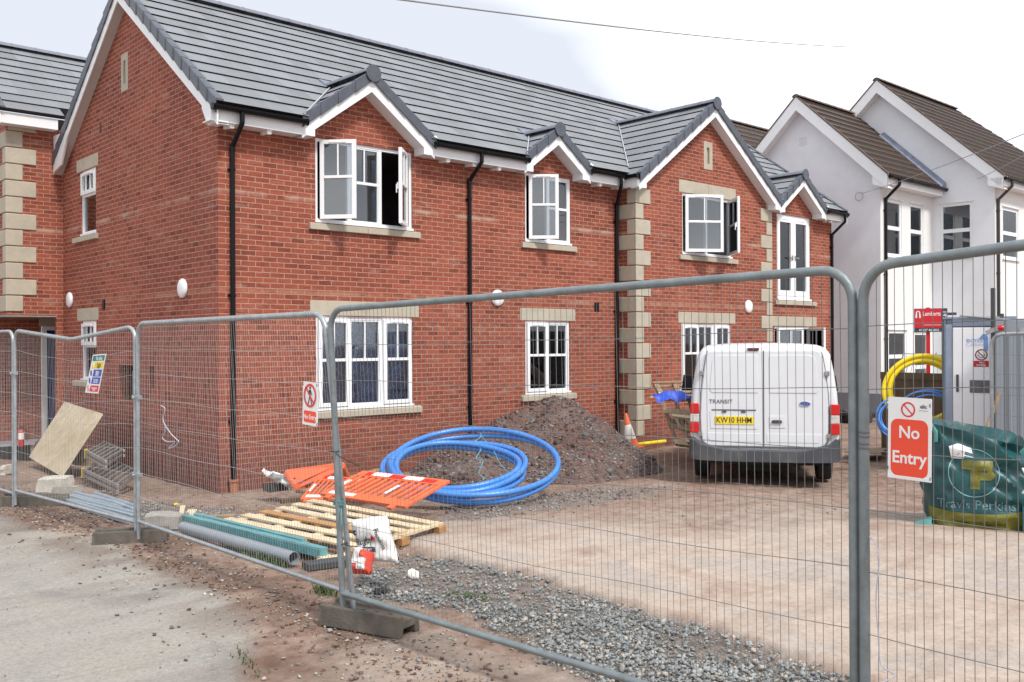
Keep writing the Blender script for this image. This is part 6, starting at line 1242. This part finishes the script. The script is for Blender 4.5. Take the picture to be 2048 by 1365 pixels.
# ================================================================= CONE, YELLOW PIPES, PALLETS BY THE BAY
p=Vector((8.05,-.42,.1)); o=thing('traffic_cone','orange and white traffic cone leaning at the bay corner behind the heap','cone',(p.x-.05,p.y-.1,.05),mat=Matrix.Translation((p.x-.05,p.y-.15,.05))@Matrix.Rotation(R(-8),4,'X')@Matrix.Rotation(R(-5),4,'Y'))
for nm,mt,z0,z1 in (('cone_body',orange,0,.17),('white_sleeve',whiterefl,.17,.44),('cone_tip',orange,.44,.66)):
    f=lambda z:.15-.125*z/.66; m=MB(); m.lathe((0,0,0),[(f(z0),z0),(f(z1),z1)],n=24); build(nm,m,mt,o,smooth=True)
m=MB(); m.box(-.19,.19,-.19,.19,-.03,.005); build('base',m,orange,o,bevel=.02)
for i,(a,b_,dz) in enumerate((((1262,889),(1330,878),.05),((1266,893),(1330,886),.05),((1285,882),(1330,874),.12))):
    P0=onZ(*a,.08); P1=onZ(*b_,.08); mt=yellowpipe if i<2 else whiterefl; m=MB(); d=P1-P0; m.tube([(0,0,dz*.5),tuple(d+Vector((0,0,dz*.6)))],.036,14); o=build('gas_pipe',m,mt,smooth=True); o.location=P0; tag(o,('front yellow pipe length' if i==1 else 'rear yellow pipe length' if i==0 else 'short white pipe length')+' lying at the foot of the brick bay','pipe',group='pipes at the foot of the bay')
def standpallet(P,label,nb=5,seed=1,bl=3):
    P=[Vector(p) for p in P]; c=P[0].copy(); P=[p-c for p in P]; n_=(P[1]-P[0]).cross(P[3]-P[0]).normalized()
    if n_.dot(CAM-c)<0: n_=-n_
    o=thing('pallet',label,'pallet',tuple(c),'weathered pallets stacked by the van')
    def Q(u,v,w): return P[0].lerp(P[1],u).lerp(P[3].lerp(P[2],u),v)+n_*w
    def bx(m,u0,u1,v0,v1,w0,w1): m.hexa([Q(u0,v0,w0),Q(u1,v0,w0),Q(u1,v1,w0),Q(u0,v1,w0),Q(u0,v0,w1),Q(u1,v0,w1),Q(u1,v1,w1),Q(u0,v1,w1)])
    for k in range(bl): u=k*(1-.12)/(bl-1); m=MB(); bx(m,u,u+.12,0,1,0,.09); build('bearer',m,oldwood,o,bevel=.003)
    for k in range(nb): v=k*(1-.1)/(nb-1); m=MB(); bx(m,-.01,1.01,v,v+.095,.09,.11); build('slat',m,oldwood if k%2 else pine,o,bevel=.002); 
    for k in range(3): v=k*(1-.1)/2; m=MB(); bx(m,0,1,v,v+.1,-.02,0); build('slat',m,oldwood,o)
    return o
standpallet([atD(1352,892,16.6),atD(1410,900,16.4),atD(1380,792,16.9),atD(1318,792,17.1)],'weathered pallet leaning upright at the bay wall under the blue tarp',4,1)
standpallet([atD(1376,888,15.9),atD(1425,905,15.7),atD(1405,838,16.0),atD(1345,832,16.2)],'lower pallet lying tilted between the bay wall and the van',3,2)
standpallet([atD(1318,795,17.4),atD(1400,800,17.3),atD(1392,770,17.5),atD(1306,772,17.6)],'top pallet of the stack behind the blue tarp',2,3)
board('timber_plank',atD(1300,795,16.6),atD(1392,790,16.4),.10,.03,pine,'pale plank lying level beneath the blue tarp','board')
m=MB(); rg=random.Random(3); K=16; c=atD(1345,796,16.45); vs=[]; rr=Vector((.72,-.69,0)); 
for j in range(K+1):
    for i in range(K+1):
        u=i/K;v_=j/K; vs.append(rr*(u*.68-.30)+Vector((.66,.75,0))*(v_*.35-.1)+Vector((0,0,.035+.06*math.sin(u*3.1)*math.sin(v_*3.1)+.07*mnoise.noise(Vector((u*5,v_*4,1)))-.14*max(0,.25-v_)*2*(1+.5*math.sin(u*14)))))
m.grp(vs,[(j*(K+1)+i,j*(K+1)+i+1,(j+1)*(K+1)+i+1,(j+1)*(K+1)+i) for j in range(K) for i in range(K)]); o=build('tarpaulin',m,tarp,fix=False,smooth=True); o.location=c; tag(o,'crumpled bright blue tarpaulin on top of the stacked pallets left of the van','tarpaulin')
# ================================================================= GREEN BULK BAG
bc=atD(1952,950,9.75); bagg=thing('bulk_bag','large dark green bulk bag with yellow lower band, right of the big no entry sign','bulk bag',(bc.x,bc.y,.17))
vdir=Vector((bc.x-CAM.x,bc.y-CAM.y,0)).normalized(); bx_=Vector((vdir.y,-vdir.x,0)); BM=frame((0,0,0),bx_,-vdir,(0,0,1)) # x right, y toward viewer
m=MB(BM); nu,nv=64,26; vs=[]
def bagS(a,v):
    ca_,sa_=math.cos(a),math.sin(a); e_=.55; sx=math.copysign(abs(ca_)**e_,ca_); sy=math.copysign(abs(sa_)**e_,sa_)
    H=.99-.10*sx*.8-.12*(sy>0)*(.5+.5*sx)*.5; wob=1+.035*mnoise.noise(Vector((ca_*2,sa_*2,v*3)))+.05*math.sin(math.pi*min(1,v*1.3))-.10*max(0,v-.72)*2.0
    if v<.08: wob*=.97
    z=v*H+.018*mnoise.noise(Vector((ca_*4,sa_*4,v*6)))*(v>.1); fold=.05*mnoise.noise(Vector((sx*3.5+v*2,v*8,sy)))+.022*math.sin(v*26+sx*5+2*sy)*sstep(.45,.75,v)
    return Vector((sx*(.47*wob)+fold,sy*(.43*wob)+fold,z))
for j in range(nv+1):
    for i in range(nu): vs.append(bagS(2*math.pi*i/nu,j/nv))
k0=len(vs)
for j in range(1,7):
    for i in range(nu): p=bagS(2*math.pi*i/nu,1.0); s_=1-j/6*.97; vs.append(Vector((p.x*s_,p.y*s_,p.z-.24*(j/6)**.6)))
nr=nv+7; m.grp(vs,[(j*nu+i,j*nu+(i+1)%nu,(j+1)*nu+(i+1)%nu,(j+1)*nu+i) for j in range(nr-1) for i in range(nu)]); build('bag_body',m,baggreen,bagg,smooth=True,fix=False)
bvb=BVHTree.FromPolygons([Vector(q) for q in m.v],m.f)
def bagpatch(fn,mat,name,nx_=30,ny_=16):
    q=MB(); pts=[]
    for j in range(ny_+1):
        for i in range(nx_+1):
            x_,z_=fn(i/nx_,j/ny_); o_=BM@Vector((x_,1.2,z_)); h=bvb.ray_cast(o_,vdir); pts.append((h[0]-vdir*.007) if h[0] is not None else (BM@Vector((x_,.45,z_))))
    q.grp(pts,[(j*(nx_+1)+i,j*(nx_+1)+i+1,(j+1)*(nx_+1)+i+1,(j+1)*(nx_+1)+i) for j in range(ny_) for i in range(nx_)]); return build(name,q,mat,bagg,fix=False,smooth=True)
bagpatch(lambda u,v:(-.43+.84*u,.03+.20*v-.04*math.sin(math.pi*u)*v),bagyel,'yellow_band')
def ringfn(u,v): a=2*math.pi*u; r_=.225+.009*v; return (-.02+r_*math.cos(a)*.98,.585+r_*math.sin(a))
bagpatch(ringfn,bagpale,'printed_ring',60,1)
bagpatch(lambda u,v:(-.13+.28*u,.62+.09*v),bagyel,'printed_emblem',16,6); bagpatch(lambda u,v:(-.05+.085*u,.43+.20*v),bagyel,'printed_emblem',8,12); bagpatch(lambda u,v:(.02+(.11+.04*math.sin(v*3.1))*u,.52+.10*v),bagyel,'printed_emblem',10,8)
TB=SF(BM@Vector((0.0,.62,.275)),bx_,(0,0,1)); textmesh('Travis Perkins',.125,TB,bagpale,bagg,bold=.0012,ext=.0003,bvh=bvb,ldir=vdir,sx=.98)
TB=SF(BM@Vector((0.02,.62,.10)),bx_,(0,0,1)); textmesh('Timber and Building',.06,TB,mk('olive_print',(.13,.13,.02),.6),bagg,bold=.0003,ext=.0003,bvh=bvb,ldir=vdir)
def blob(M_,pts,r,mat,name,parent):
    q=MB(M_); q.tube(pts,r,8); return build(name,q,mat,parent,smooth=True)
blob(BM,[(-.47,.35,.93),(-.50,.40,1.06),(-.44,.44,1.10),(-.36,.43,.98),(-.36,.40,.88)],.022,bagteal,'lifting_loop',bagg); blob(BM,[(.40,.42,.80),(.5,.5,.92),(.62,.46,.94),(.66,.4,.84)],.03,bagteal,'lifting_loop',bagg)
blob(BM,[(.40,.46,.66),(.44,.48,.58),(.44,.48,.48),(.40,.46,.42)],.010,whiterefl,'white_loop',bagg)
m=MB(BM); m.grp([(-.20,.44,.83),(-.02,.46,.80),(.03,.46,.90),(-.04,.43,.98),(-.15,.42,.99)],[(0,1,2,3,4)]); 
o=bagpatch(lambda u,v:(-.22+.20*u-.02*v,.72+.15*v*(1-.5*abs(u-.4))),white_plastic,'white_label',8,8)
m=MB(BM); m.hexa([(-.62,.25,0),(-.40,.25,0),(-.40,.45,0),(-.62,.42,0),(-.58,.28,.03),(-.40,.25,.12),(-.40,.44,.12),(-.58,.40,.03)]); build('bag_corner',m,bagteal,bagg,smooth=True)
m=MB(BM); m.hexa([(.40,.2,0),(.62,.22,0),(.62,.42,0),(.40,.45,0),(.40,.2,.3),(.50,.25,.1),(.50,.38,.1),(.40,.44,.3)]); build('bag_corner',m,baggreen,bagg,smooth=True)
# ================================================================= WHITE CABIN DOOR AND GREY BODY
def facing(p,tilt=0): 
    d=Vector((p.x-CAM.x,p.y-CAM.y,0)).normalized(); r_=Vector((d.y,-d.x,0)); Rm=Matrix.Rotation(tilt,3,'Z'); return Rm@r_,Rm@d
p=atD(1893,885,14.6); r_,d_=facing(p,R(-8)); cab=thing('site_cabin','narrow site cabin with white door and grey-blue frame right of the yellow coil','cabin',mat=frame((p.x,p.y,.30),r_,d_,(0,0,1)))
m=MB(); m.box(0,.95,.03,2.4,0,2.08); build('shell',m,greyframe,cab,bevel=.01)
m=MB(); m.box(-.03,.0,.0,.06,0,2.06); m.box(.0,.09,-.02,.03,0,2.0); m.box(.09,.80,-.02,.03,1.97,2.08); m.box(-.03,.95,-.03,.05,2.08,2.11); build('door_frame',m,greyframe,cab)
m=MB(); m.box(-.06,-.03,-.01,.1,.0,2.08); m.box(.74,.79,-.03,.03,-.1,2.15); m.box(.03,.15,-.05,.0,2.14,2.18); build('dark_edge',m,greydark,cab)
m=MB(); m.box(.10,.74,-.035,.02,.03,1.95); build('door',m,white_plastic,cab,bevel=.01)
m=MB(); m.box(.33,.67,-.048,-.035,.97,1.16); build('lock_plate',m,inkgrey,cab,bevel=.01); m=MB(); m.box(.47,.53,-.07,-.048,1.055,1.075); build('door_handle',m,ink,cab)
m=MB(); m.box(.145,.18,-.05,-.035,.98,1.24); build('grab_handle',m,greydark,cab)
m=MB(); m.M=frame((.49,-.037,1.54),(1,0,0),(0,0,1),(0,-1,0)); prohib(m,0,0,.085,.016,.0,.002); build('prohibition_ring',m,mk('dark_red_print',(.22,.03,.03),.5),cab)
m=MB(); m.tube([(.44,-.038,1.55),(.47,-.038,1.50),(.52,-.038,1.50),(.54,-.038,1.55)],.005,5); build('printed_symbol',m,inkgrey,cab)
m=MB(); m.box(.385,.59,-.040,-.036,1.36,1.45); build('red_label',m,mk('dark_red_label',(.45,.01,.015),.5),cab); textmesh('No',.038,frame((.487,-.042,1.425),(1,0,0),(0,0,1),(0,-1,0)),signwhite,cab,ext=.0004,bold=.0006); textmesh('Smoking',.036,frame((.487,-.042,1.388),(1,0,0),(0,0,1),(0,-1,0)),signwhite,cab,ext=.0004,bold=.0006)
textmesh('BOSS',.075,frame((.40,-.038,1.75),(1,0,0),(0,0,1),(0,-1,0)),inkblue,cab,ext=.0004,sx=1.35); textmesh('CABINS',.065,frame((.42,-.038,1.69),(1,0,0),(0,0,1),(0,-1,0)),inklilac,cab,ext=.0004,sx=1.3)
m=MB(); m.M=frame((.53,-.037,1.80),(1,0,0),(0,0,1),(0,-1,0)); plate(m,[(-.08,-.03),(.05,-.03),(.05,.0),(.03,.05),(-.02,.05)],0,.002); m.box(.0,.05,-.2,-.02,0,.002); build('blue_emblem',m,inkblue,cab)
m=MB(); m.box(.60,.80,-.04,-.036,1.55,1.88); build('paper_notice',m,inklilac,cab); m=MB(); m.box(.61,.80,-.043,-.039,1.90,1.94); m.box(.61,.78,-.043,-.039,1.50,1.545); build('notice_clip',m,inkgrey,cab)
m=MB(); m.tube([(.2,-.05,2.13),(.95,-.06,2.05)],.015,8); m.box(.20,.30,-.06,-.03,2.09,2.13); build('top_bar',m,alu,cab)
p=atD(1992,885,13.6); r_,d_=facing(p,R(-6)); lor=thing('lorry_body','tall pale grey lorry body at the right edge behind the green bag','lorry',mat=frame((p.x,p.y,.30),r_,d_,(0,0,1)))
m=MB(); m.box(.08,2.4,.05,5,0,2.06); m.box(.0,.08,.02,.3,0,2.05); build('box_body',m,greybox,lor,bevel=.03)
m=MB(); 
for k in range(6): m.box(.16+k*.14,.20+k*.14,.035,.06,.05,1.85)
m.box(.0,.10,.0,.05,-.2,2.05); build('corner_rib',m,greybox,lor,bevel=.006)
m=MB(); m.box(-.06,-.0,.0,.05,-.25,2.5); build('dark_post',m,greydark,lor); m=MB(); m.box(.30,1.6,.03,.055,1.86,1.93); build('top_rail',m,alu,lor)
m=MB(); m.lathe((.09,.0,1.93),[(.025,-.07),(.038,-.05),(.038,.0),(.025,.02)],ax='x',n=16); build('marker_lamp',m,lightred,lor,smooth=True); m=MB(); m.beam((-.12,0,1.86),(.04,0,1.93),.06,.06); build('lamp_arm',m,alu,lor)
textmesh('1485',.10,frame((.42,.045,.02),(1,0,0),(0,0,1),(0,-1,0)),ink,lor,ext=.0006,bold=.002)
board('timber_plank',atD(1965,880,13.3),atD(2000,785,13.4),.025,.05,oldwood,'thin wooden stick leaning between the cabin and the grey lorry body','stick')
# ================================================================= TO LET BOARD
p=atD(1857,790,18.5); r_,d_=facing(p,R(4)); bd=thing('agent_board','red and dark estate agent to-let board on a red post before the white house','sign board',mat=frame((p.x,p.y,0),r_,d_,(0,0,1)))
zc=atD(1857,641,18.5).z; pw=61*18.5/FPX; ph=47*18.5/FPX; x0=-26*18.5/FPX
m=MB(); m.box(-.035,.035,.0,.05,0,zc+ph/2+.02); build('post',m,boardred,bd); m=MB(); m.box(x0,x0+pw,-.03,-.0,zc-ph/2,zc+ph/2); build('board',m,boarddark,bd); m=MB(); m.box(x0+.008,x0+pw*.82,-.036,-.03,zc-ph/2+ph*.18,zc+ph/2-.008); build('red_panel',m,boardred,bd)
textmesh('Lamberts',.115,frame((x0+pw*.53,-.038,zc+ph*.27),(1,0,0),(0,0,1),(0,-1,0)),signwhite,bd,ext=.0008,bold=.001,sx=.74); textmesh('TO LET',.10,frame((x0+pw*.915,-.034,zc+.02),(0,0,1),(-1,0,0),(0,-1,0)),signwhite,bd,ext=.0008,bold=.002); textmesh('01527 863802',.062,frame((x0+pw*.45,-.034,zc-ph*.42),(1,0,0),(0,0,1),(0,-1,0)),signwhite,bd,ext=.0008,bold=.0005)
m=MB(); m.M=frame((x0+pw*.12,-.038,zc+ph*.23),(1,0,0),(0,0,1),(0,-1,0)); plate(m,[(-.045,-.06),(-.02,-.06),(-.018,.05),(0,.07),(.018,.05),(.02,-.06),(.045,-.06),(.05,-.045),(.035,.06),(0,.085),(-.035,.06),(-.05,-.045)],0,.002); m.box(.1,.42,-.2,-.193,0,.002); build('white_emblem',m,signwhite,bd)
# clutter by the white wall and puddle boards
lump('dark rubble at the foot of the white gable wall',1690,838,1745,.30,.5,mk('dark_rubble',(.07,.06,.055),.9,var=.5,bump=.6),13,z=.08)
p=onZ(1672,838,.08); m=MB(); m.box(0,1.5,-.5,.3,.12,.2); m.box(.1,.25,-.4,-.2,0,.12); m.box(1.1,1.3,-.4,-.2,0,.12); o=build('low_platform',m,greydark,bevel=.01); o.location=(p.x,p.y,.05); tag(o,'low dark platform on blocks at the foot of the white gable wall','platform')
quadslab('flat_board',[onZ(1690,905,.15),onZ(1760,908,.15),onZ(1775,898,.15),onZ(1700,895,.15)],.012,oldwood,'flat muddy board lying on the yard right of the van','board')
